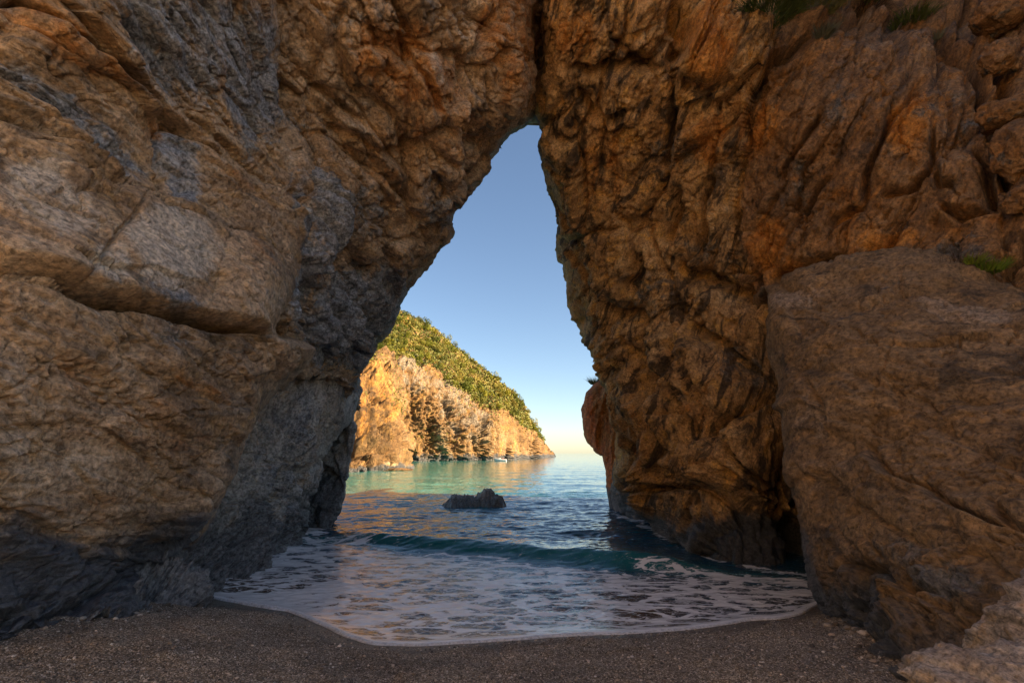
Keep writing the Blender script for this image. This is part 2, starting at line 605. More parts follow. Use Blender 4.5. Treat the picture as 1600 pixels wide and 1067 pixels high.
    def rough(self, yaw, tilt, squash, amps, scales, weight=1.0, crackle=0.0, seed=0.0):
        """amps, scales: cell sizes (m) of broken facets, in a frame laid along the bedding."""
        Q = rot_xyz(self.co, yaw, tilt) * np.array(squash) + seed
        Q = Q + 0.11 * np.stack([fbm(self.co * 0.9 + k * 7.7, 3) for k in range(3)], 1)
        for a, s in zip(amps, scales):
            h, e = facets(Q / s + 3.3 * s)
            w_ = weight * (self.ew if s < 2.0 else 0.2 + 0.8 * self.ew)
            self.d += w_ * a * h
            if crackle:
                self.d -= w_ * crackle * a * np.exp(-(e / 0.07) ** 2)

    def fractal(self, scale, amp, octaves=5, gain=0.5, kind='fbm', squash=None, yaw=0, tilt=0, weight=1.0, seed=0.0):
        Q = self.co if squash is None else rot_xyz(self.co, yaw, tilt) * np.array(squash)
        fn = ridged if kind == 'ridged' else fbm
        self.d += weight * amp * (self.ew if kind == 'ridged' else 1.0) * fn(Q / scale + seed, octaves, gain)

    def fissures(self, yaw, tilt, squash, scale, depth, width=0.03, gate=0.0, seed=0.0, weight=1.0):
        Q = rot_xyz(self.co, yaw, tilt) * np.array(squash) + seed
        Q = Q / scale + 0.20 * np.stack([fbm(self.co * (1.6 / scale) + k * 5.1 + seed, 4, 0.55) for k in range(3)], 1)
        h, e = facets(Q)
        g = sstep(gate, gate + 0.25, fbm(self.co / (scale * 1.3) + seed * 3, 3))
        self.d -= weight * self.ew * depth * g * np.exp(-(e * scale / width) ** 2)

    def finish(self, splash=None, splash_amp=0.5):
        self.out = self.co + self.n * self.d[:, None]
        if splash:
            z = self.out[:, 2] + splash_amp * fbm(self.co * 0.8 + 5, 3)
            self.marks[:, 2] = np.maximum(self.marks[:, 2], 1 - sstep(splash[0], splash[1], z))
        self.faces = grid_faces(*self.shape, flip=self.flip)
        return self

    def objects(self, parent, parts, mat, rest):
        """parts: (name, label, polygon test on sight coordinates, material). Each becomes a mesh of its own."""
        fc = self.faces
        fx, fy = self.wx[fc[:, 0]], self.wy[fc[:, 0]]
        free = np.ones(len(fc), bool)
        attrs = {'marks': self.marks}
        made = []
        for name, label, test, m in parts:
            sel = free & test(fx, fy)
            free &= ~sel
            if not sel.any():
                continue
            c, f, a = sub_mesh(self.out, fc, sel, attrs)
            o = mesh_object(name, c, f, m or mat, parent, True, a)
            if label:
                o['label'] = label
            made.append(o)
        c, f, a = sub_mesh(self.out, fc, free, attrs)
        o = mesh_object(rest[0], c, f, mat, parent, True, a)
        if rest[1]:
            o['label'] = rest[1]
        return made + [o]

    def at(self, x, y):
        qx, qy = project(self.out)
        k = np.argmin((qx - x) ** 2 + (qy - y) ** 2 + (np.maximum(0, self.out[:, 1] - 60) * 0))
        return Vector(self.out[k]), Vector(self.n[k])


def inside(poly):
    P = np.array(poly, float)

    def test(x, y):
        c = np.zeros(x.shape, bool)
        j = len(P) - 1
        for i in range(len(P)):
            xi, yi, xj, yj = P[i, 0], P[i, 1], P[j, 0], P[j, 1]
            with np.errstate(divide='ignore', invalid='ignore'):
                hit = ((yi > y) != (yj > y)) & (x < (xj - xi) * (y - yi) / (yj - yi + 1e-12) + xi)
            c ^= hit
            j = i
        return c
    return test


# ================================================================== LEFT WALL, near part
L_EDGE = curve([(-360, 420), (-100, 432), (0, 440), (110, 452), (165, 440), (230, 475), (290, 500), (340, 482), (400, 466), (440, 458), (490, 446), (512, 434),
                (521, 440), (535, 478), (546, 490), (562, 478), (600, 440), (650, 405), (690, 385), (740, 378), (775, 360), (800, 345), (840, 310),
                (880, 275), (920, 245), (960, 215), (985, 180), (1010, 120), (1024, -40), (1060, -120), (1120, -200)])
left = Relief(lambda y: np.full(np.shape(y), -330.0), L_EDGE, -330, 1110,
              [(-330, -330, 4.2), (-330, 300, 3.5), (-330, 700, 3.4), (-330, 1100, 3.6), (0, 1022, 4.75), (180, 985, 5.9), (250, 920, 7.6), (0, 445, 4.25), (0, 700, 4.4), (0, 860, 4.7), (0, 0, 4.4),
               (200, 0, 5.3), (430, 0, 7.0), (450, 200, 8.6), (200, 200, 6.0), (200, 400, 5.5), (0, 200, 4.7), (430, 440, 7.9), (455, 480, 8.0), (300, 440, 6.3), (490, 545, 8.4),
               (300, 560, 6.2), (200, 700, 5.8), (380, 690, 7.7), (300, 800, 7.0), (120, 900, 5.6), (430, 620, 8.0), (420, 330, 8.3), (200, -330, 5.0), (430, -330, 6.5), (180, 1100, 6.2)],
              edge_r=0.9, edge_px=45, back=(5.0, 1.2))
# bedding: an upper, pale block resting on the long overhang
JOINT = [(-330, 400), (-100, 425), (0, 445), (60, 456), (130, 470), (200, 480), (280, 496), (350, 509), (400, 516), (436, 517)]
left.fractal(2.6, 0.14, 4, seed=2.0)
smooth = left.region([(200, 660, 420, 190, 8, 0.36), (0, 350, 190, 100, 20, 0.22), (240, 400, 260, 100, 12, 0.10), (380, 430, 100, 90, 0, 0.05)], 1.0)
left.rough(R(-85), R(10), (0.5, 0.9, 1.5), (0.30, 0.14, 0.05), (1.9, 0.7, 0.26), smooth, 0.30)
left.fractal(0.9, 0.075, 6, 0.55, 'ridged', (0.45, 0.8, 1.7), R(-85), R(8), smooth * 0.7 + 0.2)
left.fractal(0.22, 0.020, 4, 0.6, 'fbm', (0.6, 1.0, 1.5), R(-85), R(8))
left.fissures(R(-85), R(25), (0.7, 1, 1.2), 0.9, 0.09, 0.022, -0.05, 1.0)
left.fissures(R(-70), R(-40), (0.7, 1, 1.3), 0.42, 0.05, 0.016, 0.05, 4.0)
left.crack(JOINT, 2.6, 0.18, False)
left.crack([(60, 458), (130, 470), (200, 482), (280, 500), (350, 512), (410, 517)], 5, 0.85)
left.crack([(-90, 425), (0, 444), (40, 452), (90, 463)], 3.2, 0.45)
left.step(JOINT, 0.28, 150, 1, 4)           # the block stands proud above the joint
left.step([(-330, 90), (-50, 95), (30, 130), (120, 190), (190, 250), (240, 300), (330, 355), (450, 400)], 0.20, 120, -1, 5)
left.crack([(0, 0), (40, 0), (70, 25), (110, 60), (135, 70), (170, 105), (230, 160), (260, 195), (300, 215)], 8, 0.60)
left.step([(40, 0), (75, 25), (110, 62), (150, 80), (200, 130), (260, 190)], 0.55, 70, -1, 3)
left.crack([(0, 240), (60, 255), (130, 285), (210, 305), (260, 330), (340, 360), (400, 375), (450, 395)], 4, 0.14)
left.crack([(260, 180), (240, 240), (252, 290), (250, 330)], 4, 0.16)
left.crack([(205, 310), (180, 360), (150, 400), (120, 430), (100, 455)], 3, 0.10)
left.crack([(145, 400), (150, 440), (152, 468)], 2.6, 0.08)
left.crack([(188, 485), (192, 520), (205, 548)], 3.5, 0.12)
left.crack([(275, 505), (272, 530), (300, 533)], 3, 0.08)
left.crack([(385, 620), (388, 650), (378, 690)], 3, 0.10)
left.crack([(350, 360), (330, 400), (318, 450), (300, 480)], 3, 0.05)
left.crack([(170, 850), (190, 815), (210, 770)], 5, 0.07)
left.crack([(0, 330), (30, 365), (60, 370)], 3, 0.10)
left.bump(395, 440, 75, 70, 0, 0.20)
left.bump(60, 905, 140, 50, -20, 0.12)
left.crack([(60, 990), (140, 930), (230, 890), (290, 850)], 10, 0.12)
left.mark(0, [(310, 60, 160, 120, 10, 0.8), (410, 150, 60, 100, 10, 0.9), (90, 190, 210, 38, 34, 0.85), (270, 240, 45, 45, 0, .8), (285, 290, 30, 45, 0, .8), (395, 100, 70, 110, 0, 0.9),
              (240, 470, 60, 18, 15, 0.75), (250, 520, 70, 28, 8, 0.5), (255, 20, 140, 40, 10, .7), (480, 440, 30, 60, 0, 0.9), (470, 340, 16, 90, 0, .9), (230, 350, 40, 30, 0, .55)])
left.mark(1, [(90, 60, 130, 60, 35, 0.55), (250, 200, 60, 50, 0, .5), (390, 430, 60, 70, 0, 0.35), (200, 640, 300, 110, 8, 0.35), (370, 270, 70, 80, 0, .35), (100, 800, 200, 60, 0, .35)])
left.mark(3, [(245, 395, 95, 85, 5, 1.0), (140, 430, 50, 40, 0, .9), (60, 340, 130, 70, 20, 0.7), (40, 300, 60, 40, 0, 0.9), (280, 270, 60, 50, 0, .5)])
left.finish(splash=(0.6, 1.7), splash_amp=0.6)
wall_l = tag(empty('rock_wall', (-4.6, 6, 0)), 'leaning brown and grey rock wall with a long dark joint, filling the left side', 'rock wall')
inv_l = Matrix.Translation(wall_l.location).inverted()


def above_joint(x, y):
    jx, jy = np.array(JOINT)[:, 0], np.array(JOINT)[:, 1]
    return y < np.interp(x, jx, jy)


upper_line = curve([(-400, 240), (0, 242), (60, 255), (130, 285), (210, 305), (260, 330), (340, 360), (400, 375), (520, 410)])
parts = left.objects(wall_l, [
    ('bedded_block', 'pale tan block with rounded end above the dark joint', lambda x, y: above_joint(x, y) & (y > upper_line(x)) & (x < 462), None),
    ('upper_rock_face', 'rusty brown face with blue grey patches', lambda x, y: above_joint(x, y), None)], MAT_LEFT,
    ('overhang', 'dark brown overhang leaning out over the gravel'))

# ================================================================== LEFT FLANK OF THE ARCH
A_EDGE = curve([(-360, 835), (150, 836), (172, 836), (182, 830), (200, 812), (222, 790), (240, 772), (262, 762), (285, 738), (322, 712), (345, 699), (365, 700), (385, 687), (420, 661), (455, 636),
                (485, 625), (510, 611), (540, 586), (570, 571), (600, 561), (640, 548), (660, 540)])
FLANK_BOTTOM = curve([(300, 560), (440, 575), (480, 582), (520, 608), (556, 640), (600, 660)])
flank = Relief(lambda y: np.full(np.shape(y), 380.0), A_EDGE, -330, FLANK_BOTTOM,
               [(380, -330, 7.0), (835, -330, 8.2), (380, 0, 7.5), (600, 0, 8.0), (720, 0, 8.6), (835, 0, 9.2), (835, 110, 10.3), (832, 200, 11.6), (460, 120, 8.6), (480, 250, 9.4), (500, 340, 9.7),
                (470, 440, 9.2), (450, 540, 9.6), (600, 150, 9.4), (700, 150, 9.8), (600, 300, 11.0), (690, 260, 11.2), (740, 280, 12.4), (690, 370, 13.2), (560, 430, 11.8), (640, 440, 13.6),
                (520, 540, 12.2), (600, 520, 14.2), (556, 620, 14.3), (480, 575, 11.8), (380, 560, 9.6)],
               edge_r=1.6, edge_px=55, back=(5.0, 1.4), back_bottom=(2.5, 1.0), inward=lambda y: np.where(y < 166, 1.0, -1.0), ref_y=(-330, 640))
rough_w = flank.region([(560, 470, 130, 150, 40, 0.8)], 1.0)
flank.fractal(2.2, 0.18, 4, seed=4.0)
flank.rough(R(-60), R(35), (0.6, 0.9, 1.25), (0.55, 0.32, 0.09, 0.030), (2.3, 1.05, 0.42, 0.18), rough_w, 0.30)
flank.rough(-0.3, R(-20), (0.9, 1.0, 1.1), (0.20, 0.06), (1.4, 0.5), 1.0, 0.3, 8.0)
flank.fractal(0.7, 0.04, 5, 0.55, 'ridged', (1.5, 0.8, 0.6), 0.2, R(20), 1.0)
flank.fractal(0.2, 0.022, 4, 0.6)
flank.fissures(R(-60), R(40), (0.8, 1, 1.2), 0.8, 0.12, 0.025, -0.1, 2.0)
flank.fissures(R(-30), R(-40), (0.8, 1, 1.2), 0.38, 0.06, 0.018, 0.0, 6.0)
flank.crack([(800, 0), (770, 50), (735, 100), (720, 150), (690, 190), (640, 240), (600, 300)], 9, 0.35)
flank.crack([(540, 0), (520, 60), (560, 130), (610, 180), (640, 240)], 8, 0.30)
flank.crack([(500, 200), (560, 215), (610, 235), (660, 230), (720, 250)], 7, 0.30)
flank.crack([(470, 120), (520, 150), (560, 190), (590, 250)], 7, 0.3)
flank.crack([(620, 70), (660, 110), (680, 160)], 6, 0.3)
flank.ridge([(680, 60), (672, 110), (680, 160)], 22, 0.25)
flank.ridge([(590, 170), (620, 250), (650, 330)], 20, 0.25)
flank.ridge([(470, 120), (500, 230), (520, 290), (495, 380), (470, 430)], 14, 0.12)
flank.bump(740, 160, 40, 26, 35, 0.35)
flank.bump(708, 172, 22, 22, 0, 0.25)
flank.bump(805, 110, 20, 60, 8, 0.3)
flank.bump(560, 210, 50, 16, 28, 0.22)
flank.crack([(540, 345), (550, 300), (560, 330), (545, 375)], 9, 0.2)
flank.crack([(500, 470), (530, 440), (570, 420), (620, 390)], 4, 0.12)
flank.crack([(490, 520), (540, 480), (600, 440)], 4, 0.12)
flank.crack([(500, 400), (490, 450), (505, 500), (490, 540)], 6, 0.2)
flank.mark(0, [(480, 300, 22, 130, -10, 0.85), (475, 440, 42, 90, 10, 1.0), (560, 490, 110, 70, -35, 0.95), (500, 350, 24, 90, 0, 0.9), (600, 460, 60, 70, -40, 0.85), (530, 560, 60, 40, 0, .9), (560, 590, 40, 60, 20, .8),
               (540, 20, 60, 60, 0, .35), (680, 310, 50, 70, 0, .5), (560, 330, 50, 60, 0, .5)])
flank.mark(1, [(640, 100, 140, 90, 30, 0.6), (800, 60, 60, 120, 0, 0.6), (600, 240, 80, 60, 0, .4), (700, 200, 100, 60, 0, .45)])
flank.mark(3, [(680, 90, 18, 60, -10, 0.6), (560, 205, 40, 14, 28, .7), (540, 360, 40, 50, 0, .5)])
flank.finish()
flank.objects(wall_l, [('grey_underside', 'smooth grey underside of the arch flank', lambda x, y: y > 395 + (x - 480) * -0.25, MAT_LEFT)], MAT_LEFT,
              ('arch_flank', 'rugged broken brown rock climbing to the top of the arch'))

# ================================================================== GREY BUTTRESS AND FIN AT THE LEFT WATERLINE
B_EDGE = curve([(570, 540), (600, 552), (635, 551), (655, 546), (690, 521), (740, 501), (790, 481), (830, 464), (848, 466), (858, 450), (872, 440), (890, 425), (1000, 330)])
butt = Relief(lambda y: 150 + np.clip((y - 900) * -0.4, -60, 100), B_EDGE, lambda x: 560 + np.clip((x - 455) * 0.55, 0, 60), 1010,
              [(150, 570, 10.0), (455, 590, 12.3), (545, 650, 14.6), (150, 800, 8.6), (400, 700, 11.2), (470, 700, 12.8), (500, 740, 13.6), (465, 840, 13.9), (440, 870, 12.0), (400, 885, 10.9), (330, 910, 9.3),
               (270, 960, 7.0), (300, 860, 9.3), (360, 800, 10.6), (430, 800, 12.4), (200, 985, 6.2), (150, 1005, 5.6), (350, 1000, 8.6)],
              edge_r=0.8, edge_px=30, back=(3.5, 1.3), back_top=(2.0, 0.6), ref_y=(560, 1010))
butt.fractal(1.5, 0.22, 4, seed=9)
low = sstep(640, 800, butt.py)
butt.rough(0.2, R(70), (0.6, 0.9, 1.4), (0.30, 0.20, 0.11, 0.055), (1.3, 0.62, 0.3, 0.14), 0.35 + 0.9 * low, 0.4)
butt.fractal(0.6, 0.13, 6, 0.58, 'ridged', (1.3, 0.8, 0.7), 0.2, R(15), 0.25 + low)
butt.fractal(0.16, 0.022, 4, 0.6)
butt.fissures(0.2, R(-70), (0.6, 1, 1.3), 0.5, 0.10, 0.025, -0.1, 2.0)
butt.step([(470, 560), (466, 640), (474, 700), (478, 740)], 0.16, 60, -1, 3)
butt.crack([(420, 760), (440, 735), (470, 740), (500, 720)], 7, 0.25)
butt.crack([(420, 920), (410, 860), (400, 820), (420, 780)], 9, 0.40)
butt.crack([(340, 960), (345, 900), (350, 860), (370, 830)], 10, 0.45)
butt.crack([(290, 1000), (285, 930), (310, 880)], 9, 0.4)
butt.bump(445, 830, 25, 50, 10, 0.3)
butt.bump(385, 850, 24, 45, 0, 0.3)
butt.bump(325, 880, 25, 35, 0, 0.25)
butt.mark(0, [(440, 650, 40, 90, 0, 0.5), (420, 740, 60, 60, 0, 0.5)])
butt.mark(3, [(505, 660, 40, 70, 10, 0.75), (500, 620, 30, 40, 0, .5)])
butt.finish(splash=(0.3, 1.9), splash_amp=0.5)
bt = tag(empty('sea_worn_buttress', (-5, 11, 0)), 'grey and black sea worn rock standing in the foam behind the leaning left wall', 'rock')
butt.objects(bt, [('layered_face', 'pale layered upper face', lambda x, y: y < 715, None)], MAT_GREY, ('black_foot', 'black jagged foot washed by foam'))

F_EDGE = curve([(640, 546), (652, 550), (668, 556), (690, 553), (710, 549), (740, 546), (765, 541), (785, 535), (800, 529), (820, 518), (834, 509), (845, 500), (900, 470)])
fin = Relief(lambda y: np.full(np.shape(y), 440.0), F_EDGE, 640, 905,
             [(440, 640, 17.0), (440, 900, 16.0), (548, 660, 15.6), (545, 760, 15.5), (510, 834, 15.3), (500, 740, 16.6), (480, 830, 16.0), (480, 900, 15.5), (500, 650, 16.8)],
             step=1.8, edge_r=0.5, edge_px=22, back=(4.0, 1.0), back_top=(2.0, 0.5))
fin.rough(0.2, R(70), (0.7, 0.9, 1.2), (0.26, 0.16, 0.08), (1.0, 0.5, 0.22), 1.0, 0.4)
fin.fractal(0.5, 0.08, 5, 0.55, 'ridged')
fin.marks[:, 2] = 0.45
fin.finish(splash=(1.0, 2.6))
tag(fin.objects(None, [], MAT_GREY, ('rock_fin', None))[0], 'thin dark rock fin at the seaward end of the left wall behind a cleft', 'rock')

# ================================================================== RIGHT WALL
R_EDGE = curve([(-360, 836), (120, 837), (180, 834), (205, 840), (230, 844), (265, 851), (300, 857), (330, 864), (385, 861), (410, 866), (435, 873), (460, 881), (485, 894), (500, 906),
                (520, 921), (535, 928), (551, 938), (558, 941), (568, 950), (590, 961), (640, 967), (700, 968), (740, 963), (775, 959), (800, 958), (810, 975), (830, 1012), (850, 1042), (870, 1080), (900, 1120), (1000, 1200)])
R_RIGHT = curve([(-400, 2100), (1200, 2000)])
right = Relief(R_EDGE, R_RIGHT, -330, 985,
               [(836, -330, 8.4), (836, 0, 9.3), (836, 110, 10.4), (833, 205, 11.8), (850, 290, 13.6), (862, 360, 14.8), (880, 460, 16.2), (930, 550, 17.6), (948, 700, 19.2), (956, 800, 20.0), (1000, 800, 17.4),
                (1042, 850, 13.6), (1110, 880, 11.4), (1200, 897, 10.5), (1262, 905, 10.4), (1100, 600, 12.6), (1100, 300, 11.4), (1100, 100, 10.0), (1100, 0, 9.6), (1300, 0, 9.6), (1300, 100, 9.3), (1300, 300, 9.8),
                (1500, 120, 8.7), (1600, 220, 7.9), (1600, 0, 9.3), (1500, 400, 8.4), (1600, 430, 7.6), (1200, 470, 10.9), (1200, 700, 11.3), (1250, 850, 11.8), (980, 500, 14.8), (1010, 700, 15.2), (960, 200, 11.6),
                (950, 0, 9.4), (1150, 820, 11.5), (1400, -60, 11.5), (1350, -330, 15.0), (1900, -330, 13.0), (2000, 200, 8.0), (2000, 500, 6.8), (2000, 985, 6.0), (1400, 700, 8.6), (1600, 900, 6.8), (1100, -330, 10.5)],
               step=2.05, edge_l=1.8, edge_px=60, back=None, back_l=(5.0, 1.4), extend=(11.5, -2.3, 17.0), inward=lambda y: np.where(y < 166, -1.0, 1.0))  # extend: unseen sheet added beyond the right frame edge to block low sun
right.fractal(2.8, 0.13, 4, seed=14.0)
w_top = 1 - sstep(430, 520, right.py)
smooth = right.region([(1330, 200, 90, 120, 10, 0.35), (1440, 130, 130, 80, 0, 0.45), (1490, 300, 120, 120, 0, 0.5)], 1.0)
right.rough(0.1, R(-62), (0.36, 0.9, 1.35), (0.75, 0.30, 0.08, 0.03), (2.8, 1.15, 0.36, 0.15), smooth * (0.25 + 0.75 * w_top), 0.35)
right.rough(-0.2, R(-80), (0.45, 1.0, 1.4), (0.26, 0.12, 0.045), (1.7, 0.75, 0.28), (1 - w_top) * smooth, 0.35, 5.0)
right.fractal(0.9, 0.07, 6, 0.55, 'ridged', (1.7, 0.9, 0.45), 0.0, R(12), 1 - w_top)
right.fractal(0.6, 0.05, 5, 0.55, 'ridged', (1.2, 0.9, 0.8), 0.0, R(30), w_top * smooth)
right.fractal(0.2, 0.022, 4, 0.6)
right.fissures(0.1, R(-64), (0.55, 1, 1.25), 0.95, 0.14, 0.028, -0.1, 3.0)
right.fissures(-0.1, R(-40), (0.7, 1, 1.25), 0.42, 0.07, 0.020, 0.0, 7.0)
right.fractal(0.85, 0.30, 4, 0.48, 'ridged', (1.7, 0.9, 0.20), 0.0, R(8), (1 - w_top) * sstep(840, 760, right.py))
# the ribbed pillar
for pts, w, h in (([(905, 500), (960, 545), (985, 620), (1000, 700)], 14, 0.30), ([(985, 510), (1005, 590), (1030, 680)], 12, 0.34), ([(1035, 500), (1052, 580), (1070, 680)], 13, 0.34),
                  ([(1090, 520), (1130, 590), (1170, 650)], 20, 0.45), ([(1085, 560), (1105, 620), (1120, 670)], 12, 0.35), ([(960, 600), (975, 700), (985, 760)], 10, 0.3),
                  ([(1150, 690), (1125, 730), (1110, 780)], 16, 0.5), ([(1030, 700), (1020, 760), (1030, 820)], 16, 0.4), ([(1190, 640), (1170, 720), (1180, 800)], 30, 0.4)):
    right.ridge(pts, w, h * 1.5)
for pts, w, h in (([(940, 560), (965, 640), (980, 740)], 7, 0.30), ([(1010, 500), (1030, 590), (1052, 690), (1045, 740)], 7, 0.40), ([(1065, 510), (1085, 600), (1100, 690)], 7, 0.40),
                  ([(1090, 500), (1110, 520), (1150, 550), (1185, 600), (1180, 640)], 8, 0.5), ([(1000, 690), (1003, 740), (1000, 780)], 8, 0.7), ([(985, 740), (1000, 790), (1020, 830)], 10, 0.5),
                  ([(1025, 762), (1070, 762), (1110, 765), (1150, 800), (1165, 830)], 5, 0.30), ([(1135, 690), (1160, 660), (1185, 635), (1200, 600)], 8, 0.45), ([(1155, 685), (1185, 720), (1200, 740)], 5, 0.3),
                  ([(1205, 480), (1195, 540), (1215, 620), (1232, 700), (1235, 760)], 16, 0.8), ([(1230, 800), (1250, 870), (1262, 900)], 13, 0.5), ([(1100, 430), (1140, 455), (1165, 470)], 12, 0.55),
                  ([(950, 470), (985, 490), (1005, 500)], 9, 0.45), ([(1000, 335), (990, 380), (1000, 430), (985, 460)], 9, 0.45), ([(1050, 410), (1060, 440), (1085, 430), (1110, 440)], 10, 0.5),
                  ([(1120, 265), (1100, 320), (1095, 360), (1080, 420)], 6, 0.40), ([(1065, 300), (1050, 345), (1035, 380)], 7, 0.40), ([(1050, 260), (1052, 230), (1062, 170)], 5, 0.25)):
    right.crack(pts, w, h * 1.5)
# upper face
right.ridge([(1215, 62), (1170, 150), (1135, 215), (1120, 260)], 9, 0.28)
right.step([(1215, 62), (1170, 150), (1135, 215), (1120, 260), (1080, 420)], 0.22, 60, 1, 4)
right.bump(1115, 95, 55, 55, 0, 0.45, 0.7)
right.crack([(1065, 128), (1090, 138), (1120, 142), (1155, 132)], 8, 0.4)
right.bump(1105, 215, 26, 34, 20, 0.3)
right.bump(1245, 275, 35, 60, 15, 0.22)
for pts, w, h in (([(1440, 130), (1425, 155), (1395, 190), (1375, 235), (1350, 270), (1345, 320)], 6, 0.30), ([(1345, 322), (1320, 335), (1290, 350)], 5, 0.25), ([(1290, 170), (1260, 215), (1230, 260), (1215, 285)], 5, 0.25),
                  ([(1195, 437), (1230, 420), (1290, 395), (1310, 388)], 6, 0.35), ([(1480, 30), (1530, 60), (1540, 100), (1560, 160)], 12, 0.6), ([(1570, 20), (1585, 110), (1575, 180), (1580, 300)], 14, 0.6),
                  ([(1470, 270), (1475, 300), (1500, 302)], 5, 0.3), ([(1530, 210), (1545, 270), (1550, 330)], 7, 0.4), ([(1470, 330), (1500, 350), (1570, 330)], 6, 0.3), ([(1060, 0), (1065, 60), (1045, 100)], 12, 0.4),
                  ([(960, 60), (1000, 110), (1030, 70), (1060, 40)], 7, 0.35), ([(880, 110), (930, 120), (990, 95), (1030, 110)], 7, 0.35), ([(900, 150), (940, 180), (980, 165)], 6, 0.25), ([(1080, 470), (1110, 380), (1150, 320)], 5, 0.2),
                  ([(1380, 300), (1420, 290), (1455, 260), (1460, 180)], 4, 0.2), ([(1160, 420), (1180, 450), (1200, 470)], 6, 0.3)):
    right.crack(pts, w, h * 1.5)
right.step([(1430, 140), (1395, 190), (1375, 235), (1350, 270)], 0.30, 60, 1, 3)
right.bump(1505, 280, 42, 55, 10, 0.30)
right.bump(1490, 340, 60, 22, -5, 0.25)
right.bump(1250, 30, 40, 45, 0, -0.5)
right.bump(1385, 20, 90, 45, 0, -0.7)
right.mark(0, [(1240, 300, 40, 60, 10, 0.40), (1300, 160, 40, 60, 0, .45), (1500, 170, 120, 80, 0, .35), (1060, 240, 60, 40, 0, .4), (1000, 460, 50, 50, 0, 0.45), (970, 790, 30, 60, 0, 0.75), (1520, 410, 70, 40, 0, .6), (1090, 400, 50, 40, 0, .45), (1160, 570, 30, 60, -30, .4)])
right.mark(1, [(1110, 80, 55, 70, 0, 0.9), (1180, 190, 60, 60, 0, 0.55), (1110, 220, 40, 50, 0, .7), (1420, 190, 40, 70, 20, 0.8), (1340, 330, 60, 90, 0, .5), (1190, 380, 40, 60, 0, 0.8), (1390, 375, 60, 20, 0, .9), (900, 60, 60, 70, 0, .6),
               (880, 480, 30, 90, -25, 0.7), (1000, 690, 60, 90, 0, 0.5), (960, 680, 20, 70, 0, .7), (1120, 640, 60, 60, 0, .4), (1120, 780, 60, 60, 0, .35), (1220, 420, 60, 40, 0, .6), (940, 250, 50, 120, 0, .45)])
right.mark(3, [(1105, 215, 30, 40, 0, 0.4), (960, 610, 20, 80, -12, 0.35), (1150, 690, 20, 60, 30, 0.35), (1090, 600, 20, 60, -20, .4)])
right.finish(splash=(0.15, 1.35), splash_amp=0.5)
wall_r = tag(empty('rock_wall', (4.6, 12, 0)), 'orange brown rock wall with a ribbed pillar standing in the surf, right of the arch opening', 'rock wall')
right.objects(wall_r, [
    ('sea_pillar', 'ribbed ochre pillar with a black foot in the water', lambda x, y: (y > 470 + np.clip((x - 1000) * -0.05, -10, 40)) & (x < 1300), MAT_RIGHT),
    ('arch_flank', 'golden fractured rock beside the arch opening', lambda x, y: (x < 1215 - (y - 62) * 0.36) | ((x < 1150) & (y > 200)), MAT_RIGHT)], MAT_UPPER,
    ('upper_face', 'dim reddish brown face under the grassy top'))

# unseen cliff added behind the viewer to bounce warm sunlight into the cove
gu, gv = np.meshgrid(np.linspace(0, 1, 140), np.linspace(0, 1, 70))
cu, cv = gu.ravel(), gv.ravel()
cb = np.stack([-7.0 + 1.5 * cu + 12.0 * cu ** 1.8 - 1.2 * cv ** 2, 0.4 - 15.5 * cu - 0.5 * cv, -0.5 + 17.0 * cv], 1)
dc = 0.9 * fbm(cb / 3.0, 4) + 0.5 * facets(cb / 2.2)[0] + 0.25 * facets(cb / 0.9)[0]
cb[:, 0] += dc * 0.8
cb[:, 1] += dc * 0.6
o = mesh_object('rock_wall', cb, grid_faces(70, 140), MAT_BOUNCE, None, True, {'marks': np.zeros((len(cb), 4))})
tag(o, 'unseen pale cliff behind the viewer, added to bounce sunlight into the cove', None, None, 'structure')

# giant leaning slab
S_EDGE = curve([(380, 1196), (400, 1194), (440, 1192), (470, 1195), (520, 1205), (600, 1215), (650, 1225), (690, 1234), (740, 1230), (800, 1246), (870, 1264), (930, 1276), (985, 1291), (1010, 1318), (1030, 1342), (1067, 1392), (1120, 1440), (1250, 1500)])
S_TOP = curve([(1150, 462), (1196, 446), (1230, 426), (1300, 405), (1340, 391), (1400, 385), (1450, 399), (1520, 424), (1600, 452), (1700, 500), (1900, 560)])
slab = Relief(S_EDGE, lambda y: np.full(np.shape(y), 1860.0), S_TOP, 1220,
              [(1195, 470, 9.6), (1300, 405, 8.9), (1400, 388, 8.3), (1600, 455, 6.8), (1215, 600, 8.6), (1232, 740, 7.6), (1264, 870, 7.0), (1292, 985, 6.6), (1392, 1067, 4.75), (1400, 700, 6.2), (1600, 700, 4.9), (1600, 900, 4.0),
               (1450, 980, 4.7), (1350, 860, 6.0), (1860, 600, 4.2), (1860, 1200, 2.9), (1500, 550, 6.2), (1400, 1000, 5.0), (1500, 1200, 3.9), (1300, 560, 7.5)],
              edge_l=0.35, edge_top=0.25, edge_px=26, back=None, back_l=(3.2, 1.0), back_top=(3.0, 0.8), ref_y=(385, 1220))
lowz = sstep(780, 960, slab.py - (slab.px - 1300) * 0.15)
slab.fractal(1.6, 0.13, 4, seed=21.0)
slab.rough(0.3, R(25), (0.5, 0.9, 1.5), (0.40, 0.16, 0.05), (1.9, 0.7, 0.24), 0.42 + 0.6 * lowz, 0.3)
slab.fractal(0.6, 0.050, 6, 0.55, 'ridged', (0.6, 0.9, 1.5), 0.3, R(28), 0.45 + 0.8 * lowz)
slab.fractal(0.16, 0.013, 4, 0.62, 'fbm', (0.6, 1, 1.6), 0.2, R(28))
slab.fissures(0.2, R(30), (0.6, 1, 1.3), 1.0, 0.06, 0.020, -0.05, 5.0)
slab.fissures(0.2, R(-30), (0.7, 1, 1.3), 0.4, 0.04, 0.014, 0.05, 9.0, 0.5 + lowz)
